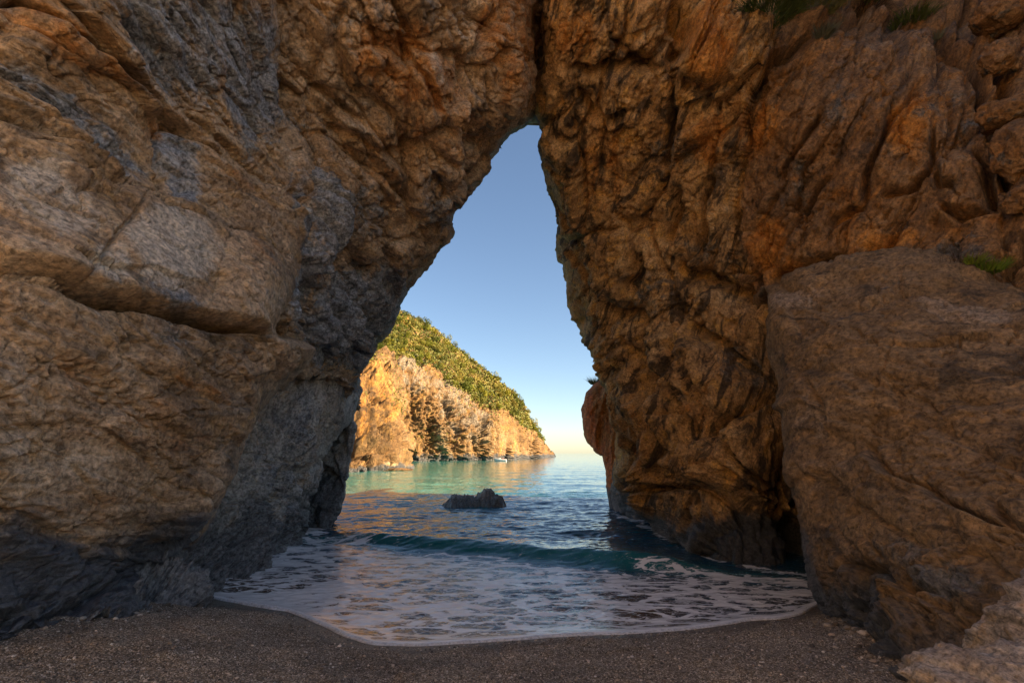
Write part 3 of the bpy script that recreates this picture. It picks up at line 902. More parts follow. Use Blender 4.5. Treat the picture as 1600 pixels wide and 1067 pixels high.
slab.crack([(1345, 690), (1380, 730), (1410, 758), (1460, 775), (1500, 800), (1560, 825), (1650, 850)], 5, 0.16)
slab.step([(1345, 690), (1380, 730), (1410, 758), (1460, 775), (1500, 800), (1560, 825), (1650, 850)], 0.16, 60, -1, 4)
slab.crack([(1300, 850), (1340, 880), (1400, 900), (1420, 940), (1470, 955), (1540, 965)], 5, 0.12)
slab.crack([(1330, 940), (1360, 975), (1350, 1010), (1400, 1020)], 10, 0.25)
slab.step([(1190, 640), (1270, 640), (1300, 650), (1300, 690)], 0.14, 40, 1, 4)
slab.crack([(1300, 690), (1298, 640), (1270, 600)], 4, 0.10)
slab.crack([(1395, 540), (1380, 590), (1372, 620)], 3, 0.07)
slab.crack([(1430, 470), (1500, 485), (1600, 520)], 4, 0.07)
slab.crack([(1560, 790), (1600, 830), (1640, 850)], 6, 0.15)
slab.mark(3, [(1235, 462, 60, 26, -8, 0.95), (1510, 480, 120, 22, 12, 0.85), (1270, 660, 70, 50, 0, 0.6), (1290, 740, 80, 40, 0, 0.55), (1420, 640, 120, 30, 15, 0.45), (1330, 590, 60, 30, 0, .4)])
slab.mark(0, [(1545, 950, 60, 30, 0, 0.8), (1440, 880, 120, 30, 20, 0.4), (1280, 660, 50, 40, 0, .4)])
slab.finish(splash=(0.5, 1.7), splash_amp=0.6)
so = slab.objects(None, [], MAT_SLAB, ('leaning_slab', None))[0]
tag(so, 'giant smooth dark brown slab leaning on the right wall, its foot in the gravel', 'rock slab')

# red spur behind the pillar
SP_EDGE = curve([(560, 946), (594, 938), (601, 926), (614, 915), (640, 909.5), (670, 912), (690, 918), (703, 928), (712, 941), (735, 946), (765, 950), (790, 953), (812, 958), (900, 965)])
spur = Relief(SP_EDGE, lambda y: np.full(np.shape(y), 1060.0), 592, 880,
              [(936, 597, 23.5), (910, 640, 23.0), (928, 703, 22.6), (941, 715, 22.0), (953, 790, 21.4), (958, 815, 21.0), (1060, 600, 21), (1060, 880, 20), (970, 650, 22.0), (1000, 750, 20.9)],
              step=1.5, edge_l=0.35, edge_top=0.2, edge_px=14, back=None, back_l=(4.0, 1.2), back_top=(3.0, 0.8))
spur.rough(0, R(-75), (0.5, 0.9, 1.2), (0.28, 0.13), (1.5, 0.5), 0.6, 0.3)
spur.fractal(0.7, 0.08, 5, 0.55, 'ridged', (1.6, 0.9, 0.4), 0, R(10))
spur.mark(1, [(950, 650, 26, 80, -8, 0.9)])
spur.finish(splash=(0.6, 1.8))
tag(spur.objects(None, [], MAT_SPUR, ('rock_spur', None))[0], 'rust red rock spur jutting out over the sea beyond the ribbed pillar', 'rock')


# ================================================================== LOOSE ROCKS
def ico(sub):
    t = (1 + 5 ** 0.5) / 2
    v = [(-1, t, 0), (1, t, 0), (-1, -t, 0), (1, -t, 0), (0, -1, t), (0, 1, t), (0, -1, -t), (0, 1, -t), (t, 0, -1), (t, 0, 1), (-t, 0, -1), (-t, 0, 1)]
    f = [(0, 11, 5), (0, 5, 1), (0, 1, 7), (0, 7, 10), (0, 10, 11), (1, 5, 9), (5, 11, 4), (11, 10, 2), (10, 7, 6), (7, 1, 8), (3, 9, 4), (3, 4, 2), (3, 2, 6), (3, 6, 8), (3, 8, 9), (4, 9, 5), (2, 4, 11), (6, 2, 10), (8, 6, 7), (9, 8, 1)]
    v = [np.array(a, float) / np.linalg.norm(a) for a in v]
    for _ in range(sub):
        cache, nf = {}, []

        def midp(a, b):
            k = (min(a, b), max(a, b))
            if k not in cache:
                m = v[a] + v[b]
                v.append(m / np.linalg.norm(m))
                cache[k] = len(v) - 1
            return cache[k]
        for a, b, c in f:
            ab, bc, ca = midp(a, b), midp(b, c), midp(c, a)
            nf += [(a, ab, ca), (b, bc, ab), (c, ca, bc), (ab, bc, ca)]
        f = nf
    return np.array(v), np.array(f)


ICO5 = ico(5)
ICO4 = ico(4)


def boulder(name, centre, radii, seed, mat, label, cat, rotz=0.0, amp=0.07, sphere=ICO5, group=None, rust=0.3, facet=0.11, parent=None, tilt=0.0, wet=None):
    v, f = sphere
    r = 1 + facet * facets(v * 1.1 + seed)[0] + amp * fbm(v * 1.3 + seed, 3) + amp * 0.35 * ridged(v * 3.5 + seed, 4, 0.55)
    h2, e2 = facets(v * 3.3 + seed * 2)
    r = r + 0.09 * facet * 4 * h2 * 0.5 - 0.04 * np.exp(-(e2 / 0.08) ** 2) + 0.02 * fbm(v * 12 + seed, 4)
    p = v * r[:, None] * np.array(radii)
    p = rot_xyz(p, rotz, tilt)
    mk = np.zeros((len(v), 4))
    mk[:, 1] = rust * sstep(0.0, 0.5, fbm(v * 2 + seed + 9, 3))
    mk[:, 0] = 0.6 * sstep(0.1, 0.6, fbm(v * 2.3 + seed + 19, 3))
    if wet:
        mk[:, 2] = 1 - sstep(wet[0], wet[1], p[:, 2] + centre[2] + 0.2 * fbm(v * 2, 3))
    o = mesh_object(name, p, f, mat, parent, True, {'marks': mk})
    o.location = centre
    if label:
        tag(o, label, cat, group)
    return o


c = unproject(1785, 1092, 2.75)
boulder('boulder', tuple(c), (0.62, 0.58, 0.50), 3.1, MAT_BOULDER, 'large pale tan boulder at the lower right corner in front of the slab', 'boulder', 0.5, 0.16)
c = unproject(1640, 1140, 2.15)
boulder('boulder', tuple(c), (0.40, 0.36, 0.26), 8.7, MAT_BOULDER, 'small tan boulder at the very bottom right corner, in front of the larger one', 'boulder', 0.2, 0.16)
for x, y, Y, rad, sd_ in ((1597, 235, 7.5, (0.38, 0.4, 0.50), 5.5), (1580, 178, 7.8, (0.40, 0.4, 0.26), 7.7), (1562, 22, 9.0, (0.5, 0.5, 0.35), 2.2), (1560, 92, 8.6, (0.28, 0.3, 0.34), 12.2), (1604, 310, 7.2, (0.26, 0.3, 0.22), 15.1)):
    c = unproject(x, y, Y + 0.22)
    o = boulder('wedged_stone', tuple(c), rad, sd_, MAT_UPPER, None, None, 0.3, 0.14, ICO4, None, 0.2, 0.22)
    o.parent = wall_r

# sea rock: a height field of lumps rising from below the water
nx, ny = 150, 90
gx, gy = np.meshgrid(np.linspace(-1.9, 1.9, nx), np.linspace(-1.2, 1.2, ny))
q = np.stack([gx.ravel(), gy.ravel(), 0 * gx.ravel()], 1)
wq = q + 0.12 * np.stack([fbm(q * 1.6 + 3, 3), fbm(q * 1.6 + 8, 3), 0 * q[:, 0]], 1)


def lump(cx, cy, rx, ry, h, pw=2.2):
    d = (np.abs((wq[:, 0] - cx) / rx) ** pw + np.abs((wq[:, 1] - cy) / ry) ** pw)
    return h * (1 - d)


hz = np.maximum.reduce([lump(-0.60, 0, 0.85, 0.7, 0.58), lump(-0.15, 0.05, 0.75, 0.6, 0.54), lump(0.50, 0.15, 0.42, 0.5, 0.78), lump(0.30, 0, 0.6, 0.6, 0.56), lump(0.88, -0.05, 0.45, 0.5, 0.56), lump(-1.0, -0.1, 0.5, 0.5, 0.26), np.full(len(q), -0.9)])
h1, e1 = facets(q / 0.35 + np.array([0, 0, 2.2]))
h2, e2 = facets(q / 0.14 + np.array([0, 0, 5.2]))
hz = hz + 0.15 * h1 + 0.08 * h2 - 0.05 * np.exp(-(e1 / 0.08) ** 2) + 0.05 * ridged(q * 3, 4)
mk = np.zeros((len(q), 4))
mk[:, 2] = 1 - 0.55 * sstep(0.15, 0.7, hz)
o = mesh_object('sea_rock', np.stack([q[:, 0], q[:, 1], hz], 1), grid_faces(ny, nx), MAT_GREY, None, True, {'marks': mk})
c = unproject(743, 791, 22.4)
sea_rock_x = float(c[0])
o.location = (c[0], 22.6, -0.14)
tag(o, 'low black jagged rock standing alone in the water between the two walls', 'sea rock')


# ================================================================== BEACH AND SEA
# swash edge (where the sheet of water ends), from sight line on the beach plane
SW = []
for x, y in ((250, 925), (320, 930), (345, 937), (380, 944), (420, 950), (450, 951), (470, 962), (500, 975), (540, 997), (580, 1008), (620, 1011), (700, 1006), (800, 999), (900, 991), (1000, 988), (1100, 980), (1140, 974),
             (1170, 966), (1210, 968), (1250, 961), (1280, 945), (1330, 930)):
    cx, cy = (x - 800) / F, (533.5 - y) / F
    dy, dz = _c - cy * _s, _s + cy * _c
    Y = (0.07 - CAM_Z) / dz * dy
    SW.append((cx * Y / dy, Y))
SW = np.array(SW)
SW = SW[np.argsort(SW[:, 0])]


def swash(x):
    return np.interp(x, SW[:, 0], SW[:, 1])


_sx = np.linspace(-60, 60, 2401)
_sy = np.interp(_sx, SW[:, 0], SW[:, 1])
_ker = np.exp(-(np.arange(-20, 21) / 9.0) ** 2)
_sm = np.convolve(np.pad(_sy, 20, 'edge'), _ker / _ker.sum(), 'valid')


def beach_z(x, y):
    z = 0.06 + 0.215 * (np.interp(x, _sx, _sm) - y)
    z = np.where(z > 0.40, 0.40 + 0.42 * (1 - np.exp(-(z - 0.40) / 0.42)), z)
    return np.maximum(z, -3.0 - 0.02 * y)


def sheet_z(x, y):
    """Height of the water: thin film near the edge, level further out, one low wave about to break, chop beyond."""
    n = len(x)
    P = np.stack([x, y, np.zeros(n)], 1)
    z = np.zeros(n)
    far = sstep(9.5, 14, y)
    fade = 1 / (1 + (y / 90.0) ** 2)
    # swell running in
    wob = fbm(P * 0.10, 2) * 1.4
    for L, A, a, ph in ((7.5, 0.055, 0.22, 0.3), (4.1, 0.035, -0.12, 1.9), (2.3, 0.022, 0.45, 4.0), (1.45, 0.014, -0.5, 2.2)):
        th = 2 * math.pi / L * (y * math.cos(a) + x * math.sin(a) + wob) + ph
        s = np.sin(th)
        z += 0.6 * A * (s + 0.25 * np.cos(2 * th)) * far * fade * sstep(0.8, 0.2, 0 * s)
    z += far * fade * (0.040 * ridged(P * np.array([0.55, 1.2, 1]) + 5, 3, 0.55) + 0.014 * ridged(P * np.array([2.4, 4.5, 1]) + 2, 3, 0.5))
    # the breaking wave: a ridge with a steep near face
    line = 12.1 - 0.42 * x + 0.35 * fbm(np.stack([x * 0.35, 0 * x, 0 * x + 3], 1), 3)
    t = y - line
    amp = 0.32 * (0.75 + 0.35 * fbm(np.stack([x * 0.5, 0 * x, 0 * x + 9], 1), 2)) * (1 - sstep(2.2, 4.5, x)) * (1 - 0.75 * sstep(-3.6, -5.2, -(-x)))
    z += amp * np.where(t < 0, np.exp(-(t / 0.42) ** 2), np.exp(-(t / 1.7) ** 2))
    # ripples on the wash
    near = 1 - far
    z += near * (0.012 * ridged(P * np.array([1.5, 3.2, 1]) + 1, 4, 0.55) + 0.008 * fbm(P * np.array([5, 9, 1]), 3))
    return z, t


def water_surface(x, y):
    z, t = sheet_z(x, y)
    b = beach_z(x, y)
    e = swash(x) + 0.05 * fbm(np.stack([x * 2.2, 0 * x, 0 * x + 1.5], 1), 3) + 0.10 * fbm(np.stack([x * 0.6, 0 * x, 0 * x + 7.5], 1), 2)
    s = y - e                                          # metres seaward of the edge
    film = b + 0.035 * sstep(0, 0.10, s) + 0.02 * sstep(0, 1.0, s)
    zz = np.maximum(z, film)
    k = 0.06
    zz = np.where(np.abs(z - film) < k, np.maximum(z, film) + (k - np.abs(z - film)) ** 2 / (4 * k), zz)
    zz = np.where(s < 0, b - 0.05 * sstep(0, -0.12, s) - 0.01, zz)
    return zz, s, t


# rows denser near the camera
ys = np.concatenate([np.arange(4.6, 9.5, 0.022), np.geomspace(9.5, 30, 330)[1:], np.geomspace(30, 400, 220)[1:], np.geomspace(400, 30000, 40)[1:]])
nx = 620
S = np.linspace(-1, 1, nx)
half = 6.2 + 0.80 * np.maximum(ys - 4.5, 0)
YY, SS = np.meshgrid(ys, S, indexing='ij')
XX = SS * half[:, None]
x, y = XX.ravel(), YY.ravel()
zz, s_, t_ = water_surface(x, y)
P2 = np.stack([x, y, 0 * x], 1)
wash = 1 - sstep(-1.25, -0.7, t_ + 0.18 * fbm(P2 * 1.6, 3))                       # 1 inside the foamy wash, 0 beyond the wave
dens = wash * (0.36 + 0.26 * fbm(P2 * 0.45 + 4, 3)) * sstep(0.0, 0.1, s_)
dens += wash * 0.22 * (1 - sstep(-3.2, -0.6, x)) * (0.8 + 0.5 * fbm(P2 * 0.8, 3))
dens = np.maximum(dens + 0.06 * wash, wash * 0.40)
dens += wash * (0.55 * np.exp(-((x + 3.7) / 0.7) ** 2 - ((y - 8.1) / 0.5) ** 2) + 0.3 * np.exp(-((x + 3.0) / 0.5) ** 2 - ((y - 9.2) / 0.25) ** 2))
dens = np.maximum(dens, wash * 0.95 * (1 - sstep(0.0, 0.22, np.abs(s_ - 0.10))))
dens = np.maximum(dens, 0.85 * np.exp(-((t_ + 0.45) / 0.35) ** 2) * np.maximum(sstep(2.0, 3.4, x), 1 - sstep(-4.2, -3.0, x)) * (0.7 + 0.5 * fbm(P2 * 1.5, 3)))
dens = np.maximum(dens, 0.45 * np.exp(-((t_ + 0.85) / 0.2) ** 2) * np.clip(0.2 + 1.1 * fbm(P2 * 0.9 + 2, 3), 0, 1))
turq = sstep(14, 38, y) * (1 - sstep(120, 330, y)) * (1 - sstep(-0.12, 0.10, x / y + 0.02 * fbm(P2 * 0.05, 3)))
turq = np.maximum(turq, 0.42 * np.exp(-((t_ + 0.25) / 0.5) ** 2))  # light shining through the wave, painted as teal on its near face
sandy = np.clip(wash * (1 - sstep(0.0, 0.75, zz - beach_z(x, y))) * 1.2, 0, 1) * (1 - 0.55 * sstep(1.5, 3, x))
# white water where the sea meets rock
for line_, w_, a_ in (([(3.9, 20.3), (4.1, 13.6), (4.3, 11.5), (5.0, 10.4), (5.8, 9.8)], 0.22, 0.75), ([(-5.6, 15.5), (-5.2, 13.9), (-4.9, 12.2), (-5.0, 10.6), (-5.2, 9.3)], 0.28, 0.8)):
    d_, _, _ = seg_dist(x, y, line_)
    dens = np.maximum(dens, a_ * np.exp(-(d_ / w_) ** 2) * np.clip(0.6 + 1.2 * fbm(P2 * 1.3 + 6, 3), 0, 1.2))
rr_ = np.hypot((x - sea_rock_x) / 1.45, (y - 22.4) / 1.0)
dens = np.maximum(dens, 0.7 * np.exp(-((rr_ - 1.0) / 0.16) ** 2) * np.clip(0.5 + 1.2 * fbm(P2 * 1.1 + 3, 3), 0, 1))
wat = np.stack([np.clip(dens, 0, 1), turq, sandy, 0 * x], 1)
keep = s_ > -0.35

m, nt, p = new_mat('sea_water')
tc = nd(nt, 'ShaderNodeTexCoord')
at = nd(nt, 'ShaderNodeAttribute', attribute_name='marks')
sp = nd(nt, 'ShaderNodeSeparateColor')
nt.links.new(at.outputs['Color'], sp.inputs[0])
ob = tc.outputs['Object']
n1 = noise(nt, ob, 0.06, 4, 0.6, 0.5)
deep = ramp(nt, n1, [(0.3, (0.006, 0.046, 0.090)), (0.7, (0.010, 0.082, 0.130))])
tq = ramp(nt, noise(nt, ob, 0.16, 5, 0.6, 0.4), [(0.3, (0.010, 0.17, 0.17)), (0.7, (0.035, 0.30, 0.25))])
colr = mix(nt, sp.outputs[1], deep, tq)
sand = ramp(nt, noise(nt, ob, 3.0, 6, 0.65, 0.4), [(0.3, (0.035, 0.024, 0.018)), (0.7, (0.13, 0.085, 0.055))])
colr = mix(nt, sp.outputs[2], colr, sand)
# foam: torn lace, denser where the attribute says
mp = nd(nt, 'ShaderNodeMapping')
mp.inputs['Scale'].default_value = (0.55, 1.25, 1.0)
mp.inputs['Rotation'].default_value = (0, 0, R(-18))
nt.links.new(ob, mp.inputs[0])


def warped(scale, amount, src):
    nz = nd(nt, 'ShaderNodeTexNoise')
    nz.inputs['Scale'].default_value = scale
    nz.inputs['Detail'].default_value = 5
    nz.inputs['Roughness'].default_value = 0.6
    nt.links.new(src, nz.inputs['Vector'])
    a = nd(nt, 'ShaderNodeVectorMath', operation='SCALE')
    a.inputs['Scale'].default_value = amount
    nt.links.new(nz.outputs['Color'], a.inputs[0])
    b = nd(nt, 'ShaderNodeVectorMath', operation='ADD')
    nt.links.new(src, b.inputs[0])
    nt.links.new(a.outputs[0], b.inputs[1])
    return b.outputs[0]


def lace(scale, wscale, amount):
    v = nd(nt, 'ShaderNodeTexVoronoi', feature='DISTANCE_TO_EDGE')
    v.inputs['Scale'].default_value = scale
    nt.links.new(warped(wscale, amount, mp.outputs[0]), v.inputs['Vector'])
    return v.outputs['Distance']


l1 = lace(2.3, 1.6, 0.55)
l2 = lace(5.2, 3.4, 0.30)
l3 = lace(13.0, 8.0, 0.14)
nf = noise(nt, mp.outputs[0], 1.3, 7, 0.65, 0.8)
nff = noise(nt, mp.outputs[0], 9.0, 6, 0.7, 0.5)
dn = math_(nt, 'MULTIPLY_ADD', math_(nt, 'SUBTRACT', nf, 0.5), 1.5, sp.outputs[0])
dn = math_(nt, 'MULTIPLY', dn, maprange(nt, sp.outputs[0], 0.02, 0.2))
th = math_(nt, 'MULTIPLY', dn, 0.30)
fo1 = math_(nt, 'SUBTRACT', th, l1)
fo2 = math_(nt, 'SUBTRACT', math_(nt, 'MULTIPLY', dn, 0.17), l2)
fo3 = math_(nt, 'SUBTRACT', math_(nt, 'MULTIPLY', dn, 0.16), l3)
f1 = maprange(nt, math_(nt, 'MULTIPLY_ADD', math_(nt, 'SUBTRACT', nff, 0.5), 0.16, fo1), -0.005, 0.035)
f2 = maprange(nt, math_(nt, 'MULTIPLY_ADD', math_(nt, 'SUBTRACT', nff, 0.5), 0.16, fo2), -0.005, 0.03)
f3 = maprange(nt, fo3, -0.02, 0.06)
foam = math_(nt, 'MAXIMUM', math_(nt, 'MULTIPLY', f1, 0.92), math_(nt, 'MULTIPLY', f2, 0.65))
foam = math_(nt, 'MAXIMUM', foam, math_(nt, 'MULTIPLY', f3, 0.34))
foam = math_(nt, 'MAXIMUM', foam, maprange(nt, math_(nt, 'MULTIPLY_ADD', math_(nt, 'SUBTRACT', nff, 0.5), 0.6, sp.outputs[0]), 0.72, 0.98), clamp=True)
colr = mix(nt, foam, colr, (0.93, 0.93, 0.93))
nt.links.new(colr, p.inputs['Base Color'])
nt.links.new(math_(nt, 'MULTIPLY_ADD', foam, 0.15, 0.05), p.inputs['Roughness'])
p.inputs['IOR'].default_value = 1.333
# ripples finer than the mesh, laid across the wind
mr = nd(nt, 'ShaderNodeMapping')
mr.inputs['Scale'].default_value = (0.55, 1.2, 1.0)
mr.inputs['Rotation'].default_value = (0, 0, R(14))
nt.links.new(ob, mr.inputs[0])
rip = math_(nt, 'ADD', math_(nt, 'MULTIPLY', noise(nt, mr.outputs[0], 3.2, 6, 0.6, 0.6), 0.20), math_(nt, 'MULTIPLY', noise(nt, mr.outputs[0], 0.45, 5, 0.6, 0.5), 0.75))
rip = math_(nt, 'ADD', rip, math_(nt, 'MULTIPLY', foam, 0.05))
bm_ = nd(nt, 'ShaderNodeBump')
bm_.inputs['Strength'].default_value = 1.0
bm_.inputs['Distance'].default_value = 0.08
nt.links.new(rip, bm_.inputs['Height'])
nt.links.new(bm_.outputs[0], p.inputs['Normal'])
MAT_SEA = m
fc = grid_faces(len(ys), nx)
kf = keep[fc].any(1)
cc, ff, aa = sub_mesh(np.stack([x, y, zz], 1), fc, kf, {'marks': wat})
sea = mesh_object('sea', cc, ff, MAT_SEA, None, True, aa)
tag(sea, 'teal sea with a low breaking wave and lacy white wash running up the gravel', None, None, 'structure')

# the bead of foam at the edge of the wash
ex = np.arange(-5.6, 5.2, 0.022)
ey = swash(ex) + 0.05 * fbm(np.stack([ex * 2.2, 0 * ex, 0 * ex + 1.5], 1), 3) + 0.10 * fbm(np.stack([ex * 0.6, 0 * ex, 0 * ex + 7.5], 1), 2)
wd = 0.030 + 0.022 * fbm(np.stack([ex * 3.1, 0 * ex, 0 * ex + 4], 1), 3) + 0.022 * np.exp(-((ex + 3.6) / 0.7) ** 2)
wd = np.clip(wd, 0.012, 0.1)
ang = np.linspace(-0.2, math.pi + 0.2, 9)
prof = []
for a in ang:
    yy = ey + 0.02 + wd * 1.15 * math.cos(a) * -1 + 0.006 * fbm(np.stack([ex * 14, 0 * ex + a, 0 * ex], 1), 2)
    bz = beach_z(ex, ey)
    prof.append(np.stack([ex, yy, bz + 0.004 + wd * 0.62 * math.sin(a) * (1 + 0.35 * fbm(np.stack([ex * 22, 0 * ex + 2 * a, 0 * ex + 3], 1), 2))], 1))
prof = np.array(prof).transpose(1, 0, 2)
m, nt, p = new_mat('foam')
tc = nd(nt, 'ShaderNodeTexCoord')
nt.links.new(ramp(nt, noise(nt, tc.outputs['Object'], 30, 5, 0.7), [(0.3, (0.42, 0.42, 0.43)), (0.6, (0.82, 0.82, 0.83))]), p.inputs['Base Color'])
p.inputs['Roughness'].default_value = 0.55
b = nd(nt, 'ShaderNodeBump')
b.inputs['Strength'].default_value = 0.6
b.inputs['Distance'].default_value = 0.02
nt.links.new(noise(nt, tc.outputs['Object'], 60, 4, 0.7), b.inputs['Height'])
nt.links.new(b.outputs[0], p.inputs['Normal'])
MAT_FOAM = m
o = mesh_object('foam', prof.reshape(-1, 3), grid_faces(len(ex), len(ang)), MAT_FOAM)
tag(o, 'thin white bead of foam along the edge of the wash on the gravel', None, None, 'stuff')

# beach
m, nt, p = new_mat('gravel_beach')
tc = nd(nt, 'ShaderNodeTexCoord')
ob = tc.outputs['Object']
at = nd(nt, 'ShaderNodeAttribute', attribute_name='marks')
sp = nd(nt, 'ShaderNodeSeparateColor')
nt.links.new(at.outputs['Color'], sp.inputs[0])
vo = nd(nt, 'ShaderNodeTexVoronoi')
vo.inputs['Scale'].default_value = 105
nt.links.new(ob, vo.inputs['Vector'])
vs = nd(nt, 'ShaderNodeSeparateColor')
nt.links.new(vo.outputs['Color'], vs.inputs[0])
pebc = ramp(nt, vs.outputs[0], [(0.0, (0.07, 0.055, 0.040)), (0.55, (0.24, 0.195, 0.142)), (0.82, (0.44, 0.37, 0.28)), (0.97, (0.72, 0.65, 0.57))])
big = noise(nt, ob, 0.9, 6, 0.6, 0.4)
pebc = mix(nt, 0.8, pebc, ramp(nt, big, [(0.35, (0.55, 0.52, 0.5)), (0.65, (1.2, 1.12, 1.02))]), 'MULTIPLY')
wetc = mix(nt, 0.9, pebc, (0.34, 0.33, 0.33), 'MULTIPLY')
colr = mix(nt, sp.outputs[0], pebc, wetc)
nt.links.new(colr, p.inputs['Base Color'])
nt.links.new(math_(nt, 'MULTIPLY_ADD', sp.outputs[0], -0.42, 0.80), p.inputs['Roughness'])
b = nd(nt, 'ShaderNodeBump')
b.inputs['Strength'].default_value = 0.9
b.inputs['Distance'].default_value = 0.012
hh = math_(nt, 'ADD', math_(nt, 'SUBTRACT', 1.0, vo.outputs['Distance']), math_(nt, 'MULTIPLY', noise(nt, ob, 22, 5, 0.65), 1.2))
nt.links.new(hh, b.inputs['Height'])
nt.links.new(b.outputs[0], p.inputs['Normal'])
MAT_BEACH = m
by = np.concatenate([np.linspace(-25, 1.5, 40), np.arange(1.5, 9, 0.03)[1:], np.geomspace(9, 60, 60)[1:]])
bx = np.concatenate([np.linspace(-30, -7, 24), np.arange(-7, 7, 0.035)[1:], np.linspace(7, 30, 24)[1:]])
BX, BY = np.meshgrid(bx, by)


def beach_surface(x, y):
    P = np.stack([x, y, 0 * x], 1)
    dry = sstep(0.0, -0.7, y - swash(np.clip(x, -6, 5.5)))
    z = beach_z(x, y) + 0.05 * fbm(P * 0.7 + 2, 3) * dry + 0.022 * ridged(P * np.array([1.6, 2.6, 1]) + 3, 4, 0.55) * dry + 0.010 * fbm(P * 9, 3) * dry
    # scuffed, footprint-like hollows in the dry gravel
    h, e = facets(P * np.array([1.8, 2.6, 1]) + 4)
    z -= 0.03 * dry * sstep(1.0, 0.2, e * 0 + np.abs(h) * 2.2) * sstep(-0.1, 0.3, fbm(P * 0.8 + 11, 2))
    return z


bz = beach_surface(BX.ravel(), BY.ravel())
wetm = sstep(-0.85, -0.30, BY.ravel() - swash(np.clip(BX.ravel(), -6, 5.5)) + 0.12 * fbm(np.stack([BX.ravel() * 1.3, BY.ravel() * 1.3, 0 * BX.ravel()], 1), 3))
beach = mesh_object('beach', np.stack([BX.ravel(), BY.ravel(), bz], 1), grid_faces(len(by), len(bx)), MAT_BEACH, None, True, {'marks': np.stack([wetm], 1)})
tag(beach, 'dark grey brown gravel beach sloping down to the wash', None, None, 'structure')

# pebbles: tens of thousands of small stones, joined
v0, f0 = ico(0)
nP = 42000
py_ = 2.9 + 4.6 * RNG.random(nP) ** 1.25
px_ = (RNG.random(nP) * 2 - 1) * (1.6 + 0.98 * py_)
ok = (py_ < swash(np.clip(px_, -6, 5.5)) - 0.06)
px_, py_ = px_[ok], py_[ok]
nP = len(px_)
nb_ = 190
t_b = RNG.random(nb_)
left_foot = RNG.random(nb_) < 0.6
qx = np.where(left_foot, -4.4 + 0.9 * RNG.random(nb_) ** 2 - 0.6 * t_b, 3.0 + 0.9 * t_b - 0.7 * RNG.random(nb_) ** 2)
qy = np.where(left_foot, 4.8 + 3.0 * t_b, 4.4 + 2.3 * t_b)
px_, py_ = np.concatenate([px_, qx]), np.concatenate([py_, qy])
nP = len(px_)
pz_ = beach_surface(px_, py_)
rad = 0.0028 + 0.0085 * RNG.random(nP) ** 4 + 0.009 * (RNG.random(nP) > 0.995)
rad[-nb_:] = 0.010 + 0.028 * RNG.random(nb_) ** 2.5
scl = rad[:, None] * (0.7 + 0.6 * RNG.random((nP, 3))) * np.array([1.2, 1.2, 0.75])
a = RNG.random(nP) * 6.28
vv = v0[None] * (0.85 + 0.3 * RNG.random((nP, 12, 1))) * scl[:, None, :]
ca, sa = np.cos(a)[:, None], np.sin(a)[:, None]
vx = vv[..., 0] * ca - vv[..., 1] * sa
vy = vv[..., 0] * sa + vv[..., 1] * ca
pc = np.stack([vx + px_[:, None], vy + py_[:, None], vv[..., 2] + (pz_ + rad * 0.3)[:, None]], -1).reshape(-1, 3)
pf = (f0[None] + 12 * np.arange(nP)[:, None, None]).reshape(-1, 3)
tone = RNG.random(nP)
hue = RNG.random(nP)
tc_ = np.stack([tone, hue, 0 * tone, 0 * tone], 1)
m, nt, p = new_mat('pebble')
at = nd(nt, 'ShaderNodeAttribute', attribute_name='marks')
sp = nd(nt, 'ShaderNodeSeparateColor')
nt.links.new(at.outputs['Color'], sp.inputs[0])
c1 = ramp(nt, sp.outputs[0], [(0.0, (0.05, 0.04, 0.03)), (0.5, (0.23, 0.185, 0.135)), (0.85, (0.48, 0.40, 0.31)), (1.0, (0.78, 0.71, 0.62))])
nt.links.new(mix(nt, 0.5, c1, ramp(nt, sp.outputs[1], [(0, (1, .8, .65)), (1, (.85, .9, 1))]), 'MULTIPLY'), p.inputs['Base Color'])
p.inputs['Roughness'].default_value = 0.6
o = mesh_object('pebbles', pc, pf, m, None, False, {'marks': np.repeat(tc_, 12, 0)})
tag(o, 'small dark and pale pebbles scattered over the gravel', None, None, 'stuff')

# ================================================================== HEADLAND
H_TOP = curve([(430, 470), (480, 472), (540, 470), (580, 474), (625, 487), (650, 499), (680, 517), (710, 541), (740, 562), (770, 587), (800, 613), (818, 633), (826, 655), (845, 682), (858, 700), (868, 712)])
H_WATER = curve([(430, 724), (560, 722), (640, 721), (700, 720), (760, 719.5), (800, 718.5), (830, 716.5), (850, 714.5), (868, 712.6)])
head = Relief(lambda y: np.full(np.shape(y), 430.0), lambda y: np.full(np.shape(y), 868.0), H_TOP, lambda x: H_WATER(x) + 3,
              [(430, 724, 130), (560, 722, 138), (640, 721, 143), (700, 720, 154), (760, 719.5, 167), (800, 718.5, 187), (830, 716.5, 225), (850, 714.5, 270), (868, 712.6, 350), (640, 640, 146), (700, 590, 161), (760, 640, 174), (600, 560, 146),
               (810, 665, 197), (845, 690, 262), (625, 487, 176), (580, 474, 176), (430, 470, 170), (680, 517, 182), (740, 562, 188), (800, 613, 205), (825, 650, 222), (430, 600, 136), (690, 550, 168), (640, 520, 166), (600, 540, 152), (770, 610, 184)],
              step=1.15, back=(60, 20), back_top=(60, 12), ref_y=(470, 724))
veg_line = curve([(430, 545), (560, 548), (590, 556), (615, 560), (640, 563), (670, 568), (690, 580), (705, 600), (730, 615), (750, 628), (780, 634), (800, 643), (812, 660), (825, 668), (868, 700)])
cliffw = sstep(-6, 8, head.py - veg_line(head.px))
head.fractal(26, 1.8, 4, 0.5, 'fbm', (1.3, 1.0, 0.45), 0, 0, 0.4 + 0.6 * cliffw)
head.fractal(7.5, 0.85, 6, 0.55, 'ridged', (1.8, 1.0, 0.38), 0, R(8), cliffw)
head.rough(0.3, R(-82), (0.30, 0.9, 1.6), (1.3, 1.0, 0.6), (13, 6, 2.6), cliffw, 0.4)
